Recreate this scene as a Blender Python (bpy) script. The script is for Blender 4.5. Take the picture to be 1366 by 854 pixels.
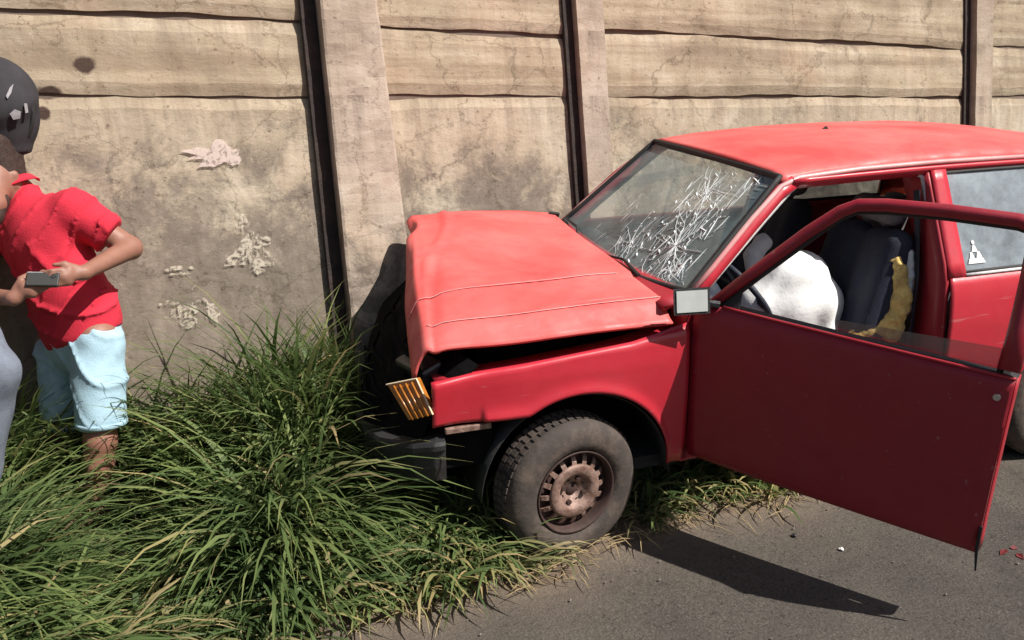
import bpy, math, random
import numpy as np
from mathutils import Matrix, Vector

random.seed(7)
rng = np.random.default_rng(7)
scene = bpy.context.scene
for o in list(bpy.data.objects):
    bpy.data.objects.remove(o)
COL = scene.collection

# ------------------------------------------------------------------ frames, camera, light
# Working frame S: the sloping street the car stands on (x along the car to its nose, y to its left, z off the street).
# G turns S into the upright world frame (the street falls a few degrees towards the viewer).
UP = Vector((0.0313, -0.1362, 0.9902)).normalized()
_z = UP
_x = (Vector((1, 0, 0)) - _z * _z.x).normalized()
_y = _z.cross(_x)
G = Matrix((_x, _y, _z)).to_4x4()

CAM_POS = np.array([1.163943, 3.738464, 2.005916])
CAM_R = np.array([[-0.95246175, 0.3044225, -0.01198161],
                  [0.1077126, 0.29969644, -0.94793462],
                  [-0.28498178, -0.90416203, -0.31823954]])   # rows: right, down, forward
FOC = 1250.0
camd = bpy.data.cameras.new('camera')
cam = bpy.data.objects.new('camera', camd)
COL.objects.link(cam)
scene.camera = cam
camd.sensor_width = 36.0
camd.lens = FOC / 1366.0 * 36.0
camd.clip_start = 0.05
camd.clip_end = 2000.0
cm = Matrix.Identity(4)
for i in range(3):
    cm[i][0] = CAM_R[0][i]; cm[i][1] = -CAM_R[1][i]; cm[i][2] = -CAM_R[2][i]; cm[i][3] = CAM_POS[i]
cam.matrix_world = G @ cm

LIGHT = Vector((0.62, -0.46, -1.0)).normalized()          # direction the sunlight travels, frame S
LW = (G.to_3x3() @ LIGHT).normalized()
sund = bpy.data.lights.new('sun', 'SUN')
sund.energy = 5.0
sund.angle = math.radians(0.5)
sund.color = (1.0, 0.95, 0.88)
sun = bpy.data.objects.new('sun', sund)
COL.objects.link(sun)
sun.rotation_euler = LW.to_track_quat('-Z', 'Y').to_euler()
sun.location = (0, 0, 12)
to_sun = -LW
elev = math.asin(to_sun.z)
azim = math.atan2(to_sun.x, to_sun.y)

world = bpy.data.worlds.new('World')
scene.world = world
world.use_nodes = True
wn = world.node_tree.nodes
wl = world.node_tree.links
bg = wn['Background']
sky = wn.new('ShaderNodeTexSky')
sky.sky_type = 'NISHITA'
sky.sun_disc = False
sky.sun_elevation = elev
sky.sun_rotation = azim
sky.dust_density = 2.0
wl.new(sky.outputs[0], bg.inputs[0])
bg.inputs[1].default_value = 0.05

scene.view_settings.view_transform = 'Standard'
scene.view_settings.look = 'None'
scene.view_settings.gamma = 1.0
scene.view_settings.exposure = 0.48
scene.cycles.max_bounces = 8
scene.cycles.transparent_max_bounces = 24


def pix(u, v, d):
    """a point d metres in front of the lens, in frame S"""
    return CAM_POS + d * (CAM_R.T @ np.array([(u - 683) / FOC, (v - 427) / FOC, 1.0]))


# ------------------------------------------------------------------ object helpers
TOP = []


def register(o):
    TOP.append(o)
    return o


def tag(o, label=None, cat=None, group=None, kind=None):
    if label: o['label'] = label
    if cat: o['category'] = cat
    if group: o['group'] = group
    if kind: o['kind'] = kind
    return o


def thing(name, label, cat, base=(0, 0, 0), group=None):
    o = bpy.data.objects.new(name, None)
    o.empty_display_size = 0.1
    COL.objects.link(o)
    o.location = base
    BASE[o.name] = np.array(base, float)
    tag(o, label, cat, group)
    return register(o)


BASE = {}


def mesh_obj(name, V, F, mat=None, parent=None, smooth=False, solid=0.0, offset=-1, kind=None, bevel=0.0, mats=None, fmat=None):
    V = np.asarray(V, float)
    base = BASE.get(parent.name) if parent is not None else None
    if base is not None:
        V = V - base
    me = bpy.data.meshes.new(name)
    me.from_pydata(V.tolist(), [], [list(map(int, f)) for f in F])
    me.update()
    if smooth:
        me.polygons.foreach_set('use_smooth', [True] * len(me.polygons))
    o = bpy.data.objects.new(name, me)
    COL.objects.link(o)
    for m in (mats or ([mat] if mat else [])):
        me.materials.append(m)
    if fmat is not None:
        me.polygons.foreach_set('material_index', list(map(int, fmat)))
    if parent is not None:
        o.parent = parent
        BASE[o.name] = base if base is not None else np.zeros(3)
    else:
        register(o)
    if bevel:
        b = o.modifiers.new('bevel', 'BEVEL'); b.width = bevel; b.segments = 2; b.limit_method = 'ANGLE'
    if solid:
        s = o.modifiers.new('solid', 'SOLIDIFY'); s.thickness = solid; s.offset = offset
    if kind: o['kind'] = kind
    return o


class MB:
    """collects shapes of ONE part"""
    def __init__(self): self.V = []; self.F = []; self.n = 0
    def add(self, V, F):
        V = np.asarray(V, float).reshape(-1, 3)
        self.V.append(V); self.F += [[i + self.n for i in f] for f in F]; self.n += len(V)
        return self
    def box(self, c, s, rot=None):
        c = np.array(c, float); h = np.array(s, float) / 2
        V = np.array([[sx * h[0], sy * h[1], sz * h[2]] for sx in (-1, 1) for sy in (-1, 1) for sz in (-1, 1)])
        if rot is not None: V = V @ np.array(rot).T
        return self.add(V + c, [(0, 1, 3, 2), (4, 6, 7, 5), (0, 4, 5, 1), (2, 3, 7, 6), (0, 2, 6, 4), (1, 5, 7, 3)])
    def sheet(self, fn, nu, nv):
        V, F = sheet(fn, nu, nv); return self.add(V, F)
    def tube(self, path, r, n=8, closed=False, flat=None):
        V, F = tube(path, r, n, closed, flat); return self.add(V, F)
    def build(self, name, mat, parent=None, **k):
        return mesh_obj(name, np.vstack(self.V), self.F, mat, parent, **k)


def sheet(fn, nu, nv):
    V = [fn(i / nu, j / nv) for i in range(nu + 1) for j in range(nv + 1)]
    F = [(i * (nv + 1) + j, (i + 1) * (nv + 1) + j, (i + 1) * (nv + 1) + j + 1, i * (nv + 1) + j + 1)
         for i in range(nu) for j in range(nv)]
    return np.array(V, float), F


def tube(path, r, n=8, closed=False, flat=None):
    P = np.array(path, float)
    m = len(P)
    rr = np.ones(m) * r if np.isscalar(r) else np.array(r, float)
    V = []
    ref = np.array([0, 0, 1.0])
    for i in range(m):
        a = P[(i - 1) % m] if (closed or i > 0) else P[i]
        b = P[(i + 1) % m] if (closed or i < m - 1) else P[i]
        t = b - a; t /= np.linalg.norm(t) + 1e-9
        e = np.cross(t, ref)
        if np.linalg.norm(e) < 0.1: e = np.cross(t, [1.0, 0, 0])
        e /= np.linalg.norm(e); g = np.cross(e, t)
        fl = flat or (1, 1)
        for k in range(n):
            an = 2 * math.pi * k / n + math.pi / n
            V.append(P[i] + rr[i] * (fl[0] * math.cos(an) * e + fl[1] * math.sin(an) * g))
    F = []
    for i in range(m if closed else m - 1):
        j = (i + 1) % m
        for k in range(n):
            F.append((i * n + k, i * n + (k + 1) % n, j * n + (k + 1) % n, j * n + k))
    if not closed:
        F.append(tuple(range(n))[::-1]); F.append(tuple((m - 1) * n + k for k in range(n)))
    return np.array(V), F


def lathe(profile, n, axis_c, axis='y', sgn=1):
    """profile: (radius, offset along axis)"""
    V = []; m = len(profile)
    for k in range(n):
        a = 2 * math.pi * k / n
        for r, h in profile:
            V.append((axis_c[0] + r * math.cos(a), axis_c[1] + sgn * h, axis_c[2] + r * math.sin(a)))
    F = [(k * m + i, k * m + i + 1, ((k + 1) % n) * m + i + 1, ((k + 1) % n) * m + i) for k in range(n) for i in range(m - 1)]
    return np.array(V), F


def vnoise(p, seed=0):
    """smooth pseudo noise, -1..1, vectorised over rows"""
    p = np.atleast_2d(p); s = seed * 1.7
    return (np.sin(p[:, 0] * 1.0 + 1.3 * np.sin(p[:, 1] * .9 + s) + s) + np.sin(p[:, 1] * 1.27 + 1.7 * np.sin(p[:, 2] * 1.1 + s * 2) + 2 * s)
            + np.sin(p[:, 2] * 1.13 + 1.5 * np.sin(p[:, 0] * .83 - s) + 3 * s)) / 3


# --- soft bodies: smooth union of tapered capsules, surface nets
def sdf_surface(prims, res, k=0.03, noise=None):
    A = np.array([min(q[0][i] - q[2] * 1.6, q[1][i] - q[3] * 1.6) for q in prims for i in range(3)]).reshape(-1, 3)
    B = np.array([max(q[0][i] + q[2] * 1.6, q[1][i] + q[3] * 1.6) for q in prims for i in range(3)]).reshape(-1, 3)
    lo = A.min(0) - 3 * res - k; hi = B.max(0) + 3 * res + k
    n = np.ceil((hi - lo) / res).astype(int) + 1
    D = np.full(n, 1.0, np.float32)
    ax = [lo[i] + res * np.arange(n[i]) for i in range(3)]
    for q in prims:
        a, b, ra, rb = np.array(q[0], float), np.array(q[1], float), q[2], q[3]
        opt = q[4] if len(q) > 4 else {}
        kk = opt.get('k', k); fl = opt.get('flat')
        m = max(ra, rb) * 1.6 + kk + 2 * res
        l = np.minimum(a, b) - m; h = np.maximum(a, b) + m
        i0 = np.clip(((l - lo) / res).astype(int), 0, n - 1); i1 = np.clip(((h - lo) / res).astype(int) + 2, 1, n)
        X, Y, Z = np.meshgrid(*[ax[i][i0[i]:i1[i]] for i in range(3)], indexing='ij')
        P = np.stack([X, Y, Z], -1) - a
        ab = b - a
        if fl is not None:
            axis, fac = np.array(fl[0], float), fl[1]; axis /= np.linalg.norm(axis)
            P = P + ((P @ axis) * (1 / fac - 1))[..., None] * axis
            ab = ab + (ab @ axis) * (1 / fac - 1) * axis
        L = ab @ ab + 1e-9
        t = np.clip((P @ ab) / L, 0, 1)
        d = np.linalg.norm(P - t[..., None] * ab, axis=-1) - (ra + (rb - ra) * t)
        if fl is not None: d = d * min(1.0, max(fl[1], .6))
        s = tuple(slice(i0[i], i1[i]) for i in range(3))
        o = D[s]
        hh = np.maximum(kk - np.abs(o - d), 0) / kk
        D[s] = np.minimum(o, d) - hh * hh * kk * 0.25
    if noise is not None:
        X, Y, Z = np.meshgrid(*ax, indexing='ij')
        near = D < 0.06
        pts = np.stack([X[near], Y[near], Z[near]], -1)
        D[near] += noise(pts)
    s = D < 0
    c = np.zeros(tuple(n - 1) + (3,), np.float32); cnt = np.zeros(tuple(n - 1), np.float32)
    off = [(i, j, l) for i in (0, 1) for j in (0, 1) for l in (0, 1)]
    def sub(arr, o): return arr[o[0]:n[0] - 1 + o[0], o[1]:n[1] - 1 + o[1], o[2]:n[2] - 1 + o[2]]
    for o in off:
        for axn in range(3):
            if o[axn]: continue
            o2 = list(o); o2[axn] = 1
            d0, d1 = sub(D, o), sub(D, o2)
            x = (d0 < 0) != (d1 < 0)
            t = d0[x] / (d0[x] - d1[x])
            q = np.zeros((len(t), 3), np.float32) + np.array(o, np.float32); q[:, axn] = t
            c[x] += q; cnt[x] += 1
    act = cnt > 0
    idx = -np.ones(act.shape, int); idx[act] = np.arange(act.sum())
    cell = np.argwhere(act)
    V = lo + res * (cell + c[act] / cnt[act][:, None])
    F = []
    for axn in range(3):
        b1, b2 = (axn + 1) % 3, (axn + 2) % 3
        sl0 = [slice(1, n[i] - 1) for i in range(3)]; sl1 = list(sl0)
        sl0[axn] = slice(0, n[axn] - 1); sl1[axn] = slice(1, n[axn])
        e0, e1 = s[tuple(sl0)], s[tuple(sl1)]
        for flag, arr in ((True, e0 & ~e1), (False, ~e0 & e1)):
            w = np.argwhere(arr)
            if not len(w): continue
            w[:, b1] += 1; w[:, b2] += 1
            q = []
            for d1, d2 in ((-1, -1), (0, -1), (0, 0), (-1, 0)):
                ww = w.copy(); ww[:, b1] += d1; ww[:, b2] += d2
                q.append(idx[ww[:, 0], ww[:, 1], ww[:, 2]])
            q = np.stack(q, 1)
            F.append(q if flag else q[:, ::-1])
    return V, np.vstack(F)


# ------------------------------------------------------------------ materials
def new_mat(name):
    m = bpy.data.materials.new(name); m.use_nodes = True
    return m, m.node_tree.nodes, m.node_tree.links, m.node_tree.nodes['Principled BSDF']


def ramp(n, stops):
    r = n.new('ShaderNodeValToRGB'); e = r.color_ramp.elements
    while len(e) < len(stops): e.new(0.5)
    for k, (p, c) in enumerate(stops):
        e[k].position = p; e[k].color = (*c, 1) if len(c) == 3 else c
    return r


def noise_node(n, l, scale, detail=6, rough=.6, vec=None, dist=0.0):
    t = n.new('ShaderNodeTexNoise'); t.inputs['Scale'].default_value = scale; t.inputs['Detail'].default_value = detail
    t.inputs['Roughness'].default_value = rough; t.inputs['Distortion'].default_value = dist
    if vec is not None: l.new(vec, t.inputs['Vector'])
    return t


def mixc(n, l, fac, a, b, mode='MIX'):
    m = n.new('ShaderNodeMix'); m.data_type = 'RGBA'; m.blend_type = mode
    for sock, val in ((m.inputs[0], fac), (m.inputs[6], a), (m.inputs[7], b)):
        if hasattr(val, 'is_linked') or hasattr(val, 'links'): l.new(val, sock)
        elif isinstance(val, tuple): sock.default_value = (*val, 1)
        else: sock.default_value = val
    return m.outputs[2]


def simple(name, col, rough=.6, metal=0.0, var=.25, scale=14.0, coat=0.0, bump=0.0, bscale=60.0, spec=.5, dirt=None, dirtscale=4.0, dirtamt=.5):
    m, n, l, b = new_mat(name)
    tc = n.new('ShaderNodeTexCoord')
    t = noise_node(n, l, scale, vec=tc.outputs['Object'])
    r = ramp(n, [(.25, tuple(c * (1 - var) for c in col)), (.75, tuple(min(1, c * (1 + var)) for c in col))])
    l.new(t.outputs[0], r.inputs[0]); out = r.outputs[0]
    if dirt:
        t2 = noise_node(n, l, dirtscale, 8, .7, tc.outputs['Object'])
        r2 = ramp(n, [(.45, (0, 0, 0)), (.7, (dirtamt,) * 3)]); l.new(t2.outputs[0], r2.inputs[0])
        out = mixc(n, l, r2.outputs[0], out, dirt)
    l.new(out, b.inputs['Base Color'])
    b.inputs['Roughness'].default_value = rough; b.inputs['Metallic'].default_value = metal
    b.inputs['Coat Weight'].default_value = coat; b.inputs['Coat Roughness'].default_value = .12
    b.inputs['Specular IOR Level'].default_value = spec
    if bump:
        t3 = noise_node(n, l, bscale, 4, .6, tc.outputs['Object'])
        bp = n.new('ShaderNodeBump'); bp.inputs['Strength'].default_value = bump; bp.inputs['Distance'].default_value = .01
        l.new(t3.outputs[0], bp.inputs['Height']); l.new(bp.outputs[0], b.inputs['Normal'])
    return m


def glass_mat(name, tint=(.75, .85, .82), gloss=.14, rough=.03, dust=0.0, dust_haze_col=(.5, .52, .5), refl=1.0):
    m, n, l, b = new_mat(name)
    n.remove(b)
    tr = n.new('ShaderNodeBsdfTransparent'); tr.inputs[0].default_value = (*tint, 1)
    gl = n.new('ShaderNodeBsdfGlossy'); gl.inputs['Roughness'].default_value = rough; gl.inputs[0].default_value = (.95, .97, 1, 1)
    fr = n.new('ShaderNodeFresnel'); fr.inputs[0].default_value = 1.5
    ad = n.new('ShaderNodeMath'); ad.operation = 'MULTIPLY_ADD'; ad.inputs[1].default_value = refl; ad.inputs[2].default_value = gloss * .5
    l.new(fr.outputs[0], ad.inputs[0])
    mx = n.new('ShaderNodeMixShader'); l.new(ad.outputs[0], mx.inputs[0]); l.new(tr.outputs[0], mx.inputs[1]); l.new(gl.outputs[0], mx.inputs[2])
    out = mx
    if dust:  # pale film layer; also carries painted reflection haze on screen and quarter glass
        df = n.new('ShaderNodeBsdfDiffuse'); df.inputs[0].default_value = (*dust_haze_col, 1)
        tc = n.new('ShaderNodeTexCoord'); t = noise_node(n, l, 5, 8, .7, tc.outputs['Object'])
        r = ramp(n, [(.3, (dust * .4,) * 3), (.75, (dust * 1.5,) * 3)]); l.new(t.outputs[0], r.inputs[0])
        m2 = n.new('ShaderNodeMixShader'); l.new(r.outputs[0], m2.inputs[0]); l.new(mx.outputs[0], m2.inputs[1]); l.new(df.outputs[0], m2.inputs[2])
        out = m2
    l.new(out.outputs[0], n['Material Output'].inputs[0])
    return m


def paint_mat(name, col, fade, rough, coat, fadeamt=.5, rust=.0):
    m, n, l, b = new_mat(name)
    tc = n.new('ShaderNodeTexCoord')
    t = noise_node(n, l, 2.2, 7, .62, tc.outputs['Object'], .4)
    r = ramp(n, [(.35, (0, 0, 0)), (.7, (fadeamt,) * 3)]); l.new(t.outputs[0], r.inputs[0])
    c = mixc(n, l, r.outputs[0], col, fade)
    t2 = noise_node(n, l, 38, 8, .75, tc.outputs['Object'])
    r2 = ramp(n, [(.62, (0, 0, 0)), (.78, (.6,) * 3)]); l.new(t2.outputs[0], r2.inputs[0])
    c = mixc(n, l, r2.outputs[0], c, tuple(x * .75 for x in col))
    t5 = noise_node(n, l, 4.5, 12, .82, tc.outputs['Object'], .2)
    r5 = ramp(n, [(.5, (0, 0, 0)), (.72, (.5,) * 3)]); l.new(t5.outputs[0], r5.inputs[0])
    c = mixc(n, l, r5.outputs[0], c, tuple(x * .6 + .016 for x in col))
    mp = n.new('ShaderNodeMapping'); mp.inputs['Scale'].default_value = (3, 55, 40); mp.inputs['Rotation'].default_value = (.2, .3, .35); l.new(tc.outputs['Object'], mp.inputs[0])
    t6 = noise_node(n, l, 1.0, 3, .5, mp.outputs[0]); r6 = ramp(n, [(.70, (0, 0, 0)), (.74, (.55,) * 3)]); l.new(t6.outputs[0], r6.inputs[0])
    c = mixc(n, l, r6.outputs[0], c, tuple(min(1, x * .7 + .16) for x in col))
    if rust:
        t4 = noise_node(n, l, 7, 9, .75, tc.outputs['Object'], .6)
        r4 = ramp(n, [(.68, (0, 0, 0)), (.74, (rust,) * 3)]); l.new(t4.outputs[0], r4.inputs[0])
        c = mixc(n, l, r4.outputs[0], c, (.16, .07, .045))
    l.new(c, b.inputs['Base Color'])
    t3 = noise_node(n, l, 9, 5, .6, tc.outputs['Object'])
    r3 = ramp(n, [(.3, (rough * .75,) * 3), (.7, (min(1, rough * 1.35),) * 3)]); l.new(t3.outputs[0], r3.inputs[0]); l.new(r3.outputs[0], b.inputs['Roughness'])
    b.inputs['Coat Weight'].default_value = coat; b.inputs['Coat Roughness'].default_value = .2
    bp = n.new('ShaderNodeBump'); bp.inputs['Strength'].default_value = .08; bp.inputs['Distance'].default_value = .02
    l.new(t3.outputs[0], bp.inputs['Height']); l.new(bp.outputs[0], b.inputs['Normal'])
    return m


M = {}
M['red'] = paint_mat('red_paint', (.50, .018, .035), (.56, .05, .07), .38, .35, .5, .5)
M['door_shade_red'] = paint_mat('shaded_door_paint', (.27, .008, .021), (.29, .016, .03), .5, .15, .4)  # same body red, darkened to put the open door's shade into the colour
M['faded'] = paint_mat('faded_red_paint', (.64, .066, .064), (.72, .17, .155), .6, .03, .9, .35)
M['worn'] = paint_mat('worn_highlight_pink', (.62, .22, .22), (.72, .50, .48), .42, .2, .8)  # pale worn paint, with rail and crease highlights put into the colour
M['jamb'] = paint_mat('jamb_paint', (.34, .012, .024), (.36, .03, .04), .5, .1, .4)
M['black'] = simple('black_plastic', (.022, .022, .025), .55, bump=.3, dirt=(.09, .075, .06), dirtamt=.35)
M['grey_trim'] = simple('weathered_bumper_plastic', (.020, .020, .022), .6, bump=.3, dirt=(.07, .055, .045), dirtamt=.35)
M['shade_black'] = simple('shaded_black', (.006, .006, .0065), .95, var=.3, spec=.1)  # black crash parts, the bonnet's shade put into their colour
M['rubber'] = simple('rubber_seal', (.018, .017, .017), .7)
M['tyre'] = simple('tyre_rubber', (.058, .046, .040), .85, var=.25, bump=.4, bscale=30, dirt=(.16, .115, .088), dirtscale=7, dirtamt=.75)
M['rim'] = simple('worn_steel_rim', (.29, .19, .155), .6, .2, .3, 25, bump=.3, dirt=(.09, .036, .022), dirtscale=24, dirtamt=1.0)
M['rim_dark'] = simple('rusty_rim_barrel', (.055, .03, .025), .75, .1, .4, 20)
M['chrome'] = simple('dull_metal', (.55, .55, .55), .3, .9)
M['amber'] = simple('amber_plastic', (.42, .15, .022), .35, var=.35, scale=40, coat=.3)
M['amber_edge'] = simple('broken_plastic_edge', (.75, .62, .42), .5)
M['headlamp'] = simple('broken_headlamp', (.03, .03, .034), .4, .2, coat=.3)
M['navy'] = simple('navy_seat_cloth', (.020, .024, .045), .9, var=.25, scale=60, bump=.4, bscale=160, dirt=(.06, .058, .06), dirtscale=6, dirtamt=.35)
M['grey_cloth'] = simple('grey_seat_cloth', (.16, .14, .15), .9, bump=.4, bscale=120)
M['interior'] = simple('interior_plastic', (.016, .021, .036), .6, bump=.2)
M['liner'] = simple('head_liner', (.13, .12, .115), .9)
M['carpet'] = simple('carpet', (.03, .027, .026), 1.0, bump=.5)
M['foam'] = simple('torn_seat_foam', (.92, .58, .20), .95, var=.35, scale=25, bump=.8, bscale=40, dirt=(.16, .08, .03), dirtscale=16, dirtamt=.6)
M['white_cloth'] = simple('white_cloth', (.80, .80, .80), .85, var=.06, bump=.25, bscale=40)
M['pale_cloth'] = simple('pale_cloth', (.62, .60, .60), .85, var=.15, bump=.3)
M['glass'] = glass_mat('windscreen_glass', (.78, .87, .86), .01, .04, .27, (.40, .54, .56), .12)  # pale blue-green film paints the screen's hazy reflections
M['side_glass'] = glass_mat('sky_hazed_side_glass', (.5, .57, .60), .2, .05, .42, (.58, .66, .72))  # milky film paints the sky reflected in the glass
M['lowered_glass'] = glass_mat('dusty_door_glass', (.62, .60, .58), .12, .1, .3, (.34, .29, .27))
M['crack'] = simple('shattered_glass', (.85, .90, .90), .25, var=.1, coat=.6)
M['mirror'] = simple('mirror_glass', (.72, .76, .74), .35, .5, .1)
M['sticker'] = simple('white_sticker', (.8, .8, .8), .5, var=.05)
M['tail'] = simple('tail_lamp', (.35, .01, .01), .25, coat=.6)
M['skin'] = simple('skin', (.26, .12, .083), .55, var=.12, scale=20, bump=.1)
M['skin_leg'] = M['skin']
M['shirt'] = simple('red_polo_cloth', (.55, .018, .042), .9, var=.14, scale=10, bump=.3, bscale=160)
M['shorts'] = simple('pale_blue_denim', (.34, .50, .59), .95, var=.2, scale=14, bump=.3, bscale=180, dirt=(.30, .45, .55), dirtamt=.5)
M['jeans'] = simple('grey_blue_denim', (.15, .17, .215), .95, var=.3, scale=16, bump=.3, bscale=180)
M['dark_shirt'] = simple('charcoal_shirt', (.035, .035, .045), .9)
M['helmet'] = simple('charcoal_helmet_shell', (.040, .037, .042), .9, var=.2, spec=.2)
M['helmet_mark'] = simple('helmet_sticker', (.30, .285, .30), .7, var=.3, scale=60)
M['phone'] = simple('phone_body', (.03, .03, .028), .6, var=.1)
M['phone_edge'] = simple('phone_edge', (.6, .6, .6), .3, .6)
M['shoe'] = simple('shoe', (.14, .08, .05), .8)
M['white_shoe'] = simple('white_shoe', (.65, .65, .65), .7)
M['hair'] = simple('dark_hair', (.035, .018, .013), .75, var=.4, scale=60, bump=.6, bscale=120)
M['shard'] = simple('red_shard', (.17, .022, .024), .6)
M['stone'] = simple('pebble', (.17, .15, .13), .9, var=.5, scale=3)
M['twig'] = simple('dry_stalk', (.36, .27, .14), .9, var=.3)


def attr_vec(n, name):
    a = n.new('ShaderNodeAttribute'); a.attribute_name = name
    return a


def wall_material(name, post=False):
    m, n, l, b = new_mat(name)
    a = attr_vec(n, 'uh').outputs['Vector']
    sep = n.new('ShaderNodeSeparateXYZ'); l.new(a, sep.inputs[0])
    def mapped(sx, sy):
        mp = n.new('ShaderNodeMapping'); mp.inputs['Scale'].default_value = (sx, sy, 1); l.new(a, mp.inputs[0]); return mp.outputs[0]
    base = noise_node(n, l, 3.0, 8, .65, a, .3)
    r0 = ramp(n, [(.28, (.32, .262, .193)), (.5, (.475, .395, .295)), (.74, (.61, .53, .42))] if not post else
              [(.28, (.33, .265, .21)), (.5, (.46, .38, .31)), (.74, (.57, .49, .415))])
    l.new(base.outputs[0], r0.inputs[0]); c = r0.outputs[0]
    # pinkish / greenish washes
    w = noise_node(n, l, 1.6, 5, .6, a, .5)
    rw = ramp(n, [(.52, (0, 0, 0)), (.72, (.55,) * 3)]); l.new(w.outputs[0], rw.inputs[0])
    c = mixc(n, l, rw.outputs[0], c, (.56, .41, .30))
    # pour lines of the concrete: long level bands, above the first joint
    st = noise_node(n, l, 1.0, 6, .62, mapped(.6, 11) if not post else mapped(3, 9), .25)
    rs = ramp(n, [(.40, (.50, .43, .37)), (.54, (.86, .82, .77)), (.64, (1, 1, 1))]); l.new(st.outputs[0], rs.inputs[0])
    hi = n.new('ShaderNodeMapRange'); hi.inputs[1].default_value = 1.52; hi.inputs[2].default_value = 1.66; l.new(sep.outputs[1], hi.inputs[0])
    fm = n.new('ShaderNodeMath'); fm.operation = 'MULTIPLY'; fm.inputs[1].default_value = .6 if not post else .35; l.new(hi.outputs[0], fm.inputs[0])
    c = mixc(n, l, fm.outputs[0], c, mixc(n, l, 1.0, c, rs.outputs[0], 'MULTIPLY'))
    # grime creeping up from the ground, with ragged upper edge
    g1 = noise_node(n, l, 3.1, 12, .8, a, .35)
    gm = n.new('ShaderNodeMath'); gm.operation = 'MULTIPLY_ADD'; gm.inputs[1].default_value = 3.0; gm.inputs[2].default_value = -1.5; l.new(g1.outputs[0], gm.inputs[0])
    ad = n.new('ShaderNodeMath'); ad.operation = 'ADD'; l.new(sep.outputs[1], ad.inputs[0]); l.new(gm.outputs[0], ad.inputs[1])
    mr = n.new('ShaderNodeMapRange'); mr.interpolation_type = 'SMOOTHSTEP'
    mr.inputs[1].default_value = 1.50 if not post else 1.0; mr.inputs[2].default_value = .95 if not post else .55; l.new(ad.outputs[0], mr.inputs[0])
    g2 = noise_node(n, l, 9, 9, .75, mapped(1, .8), .3)
    rg = ramp(n, [(.3, (.115, .094, .078)), (.55, (.21, .172, .143)), (.75, (.33, .275, .23))]); l.new(g2.outputs[0], rg.inputs[0])
    gf = n.new('ShaderNodeMath'); gf.operation = 'MULTIPLY'; gf.inputs[1].default_value = .86; l.new(mr.outputs[0], gf.inputs[0])
    c = mixc(n, l, gf.outputs[0], c, rg.outputs[0])
    # flaked pale paint / lime
    fl = noise_node(n, l, 7.5, 9, .8, mapped(1, 1.3), .9)
    rf = ramp(n, [(.60, (0, 0, 0)), (.68, (.7,) * 3)]); l.new(fl.outputs[0], rf.inputs[0])
    c = mixc(n, l, rf.outputs[0], c, (.60, .53, .44))
    # drips
    dr = noise_node(n, l, 1.0, 6, .7, mapped(14, .9), .1)
    rd = ramp(n, [(.5, (1, 1, 1)), (.72, (.60, .56, .52))]); l.new(dr.outputs[0], rd.inputs[0])
    c = mixc(n, l, .45, c, rd.outputs[0], 'MULTIPLY')
    # soot and lime runs below the seams
    for hj, span in ((1.615, .42), (1.955, .22)):
        sm = n.new('ShaderNodeMapRange'); sm.inputs[1].default_value = hj - span; sm.inputs[2].default_value = hj; l.new(sep.outputs[1], sm.inputs[0])
        lt = n.new('ShaderNodeMath'); lt.operation = 'LESS_THAN'; lt.inputs[1].default_value = hj; l.new(sep.outputs[1], lt.inputs[0])
        pr_ = n.new('ShaderNodeMath'); pr_.operation = 'MULTIPLY'; l.new(sm.outputs[0], pr_.inputs[0]); l.new(lt.outputs[0], pr_.inputs[1])
        sn = noise_node(n, l, 1.0, 8, .75, mapped(9, .7), .2)
        sr = ramp(n, [(.45, (0, 0, 0)), (.68, (.75,) * 3)]); l.new(sn.outputs[0], sr.inputs[0])
        f2 = n.new('ShaderNodeMath'); f2.operation = 'MULTIPLY'; l.new(pr_.outputs[0], f2.inputs[0]); l.new(sr.outputs[0], f2.inputs[1])
        c = mixc(n, l, f2.outputs[0], c, (.20, .155, .12))
    # hairline cracks
    vo = n.new('ShaderNodeTexVoronoi'); vo.feature = 'DISTANCE_TO_EDGE'; vo.inputs['Scale'].default_value = 1.7
    dn = noise_node(n, l, 5, 6, .7, a); dv = n.new('ShaderNodeVectorMath'); dv.operation = 'MULTIPLY_ADD'; dv.inputs[1].default_value = (.35, .35, .0)
    l.new(dn.outputs['Color'], dv.inputs[0]); l.new(a, dv.inputs[2]); l.new(dv.outputs[0], vo.inputs['Vector'])
    vr = ramp(n, [(.0, (.35, .32, .3)), (.012, (1, 1, 1))]); l.new(vo.outputs['Distance'], vr.inputs[0])
    c = mixc(n, l, .55, c, vr.outputs[0], 'MULTIPLY')
    # pits
    pt = noise_node(n, l, 30, 6, .7, mapped(1, 1.2))
    rp = ramp(n, [(.33, (.45, .42, .4)), (.4, (1, 1, 1))]); l.new(pt.outputs[0], rp.inputs[0])
    c = mixc(n, l, .8, c, rp.outputs[0], 'MULTIPLY')
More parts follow.
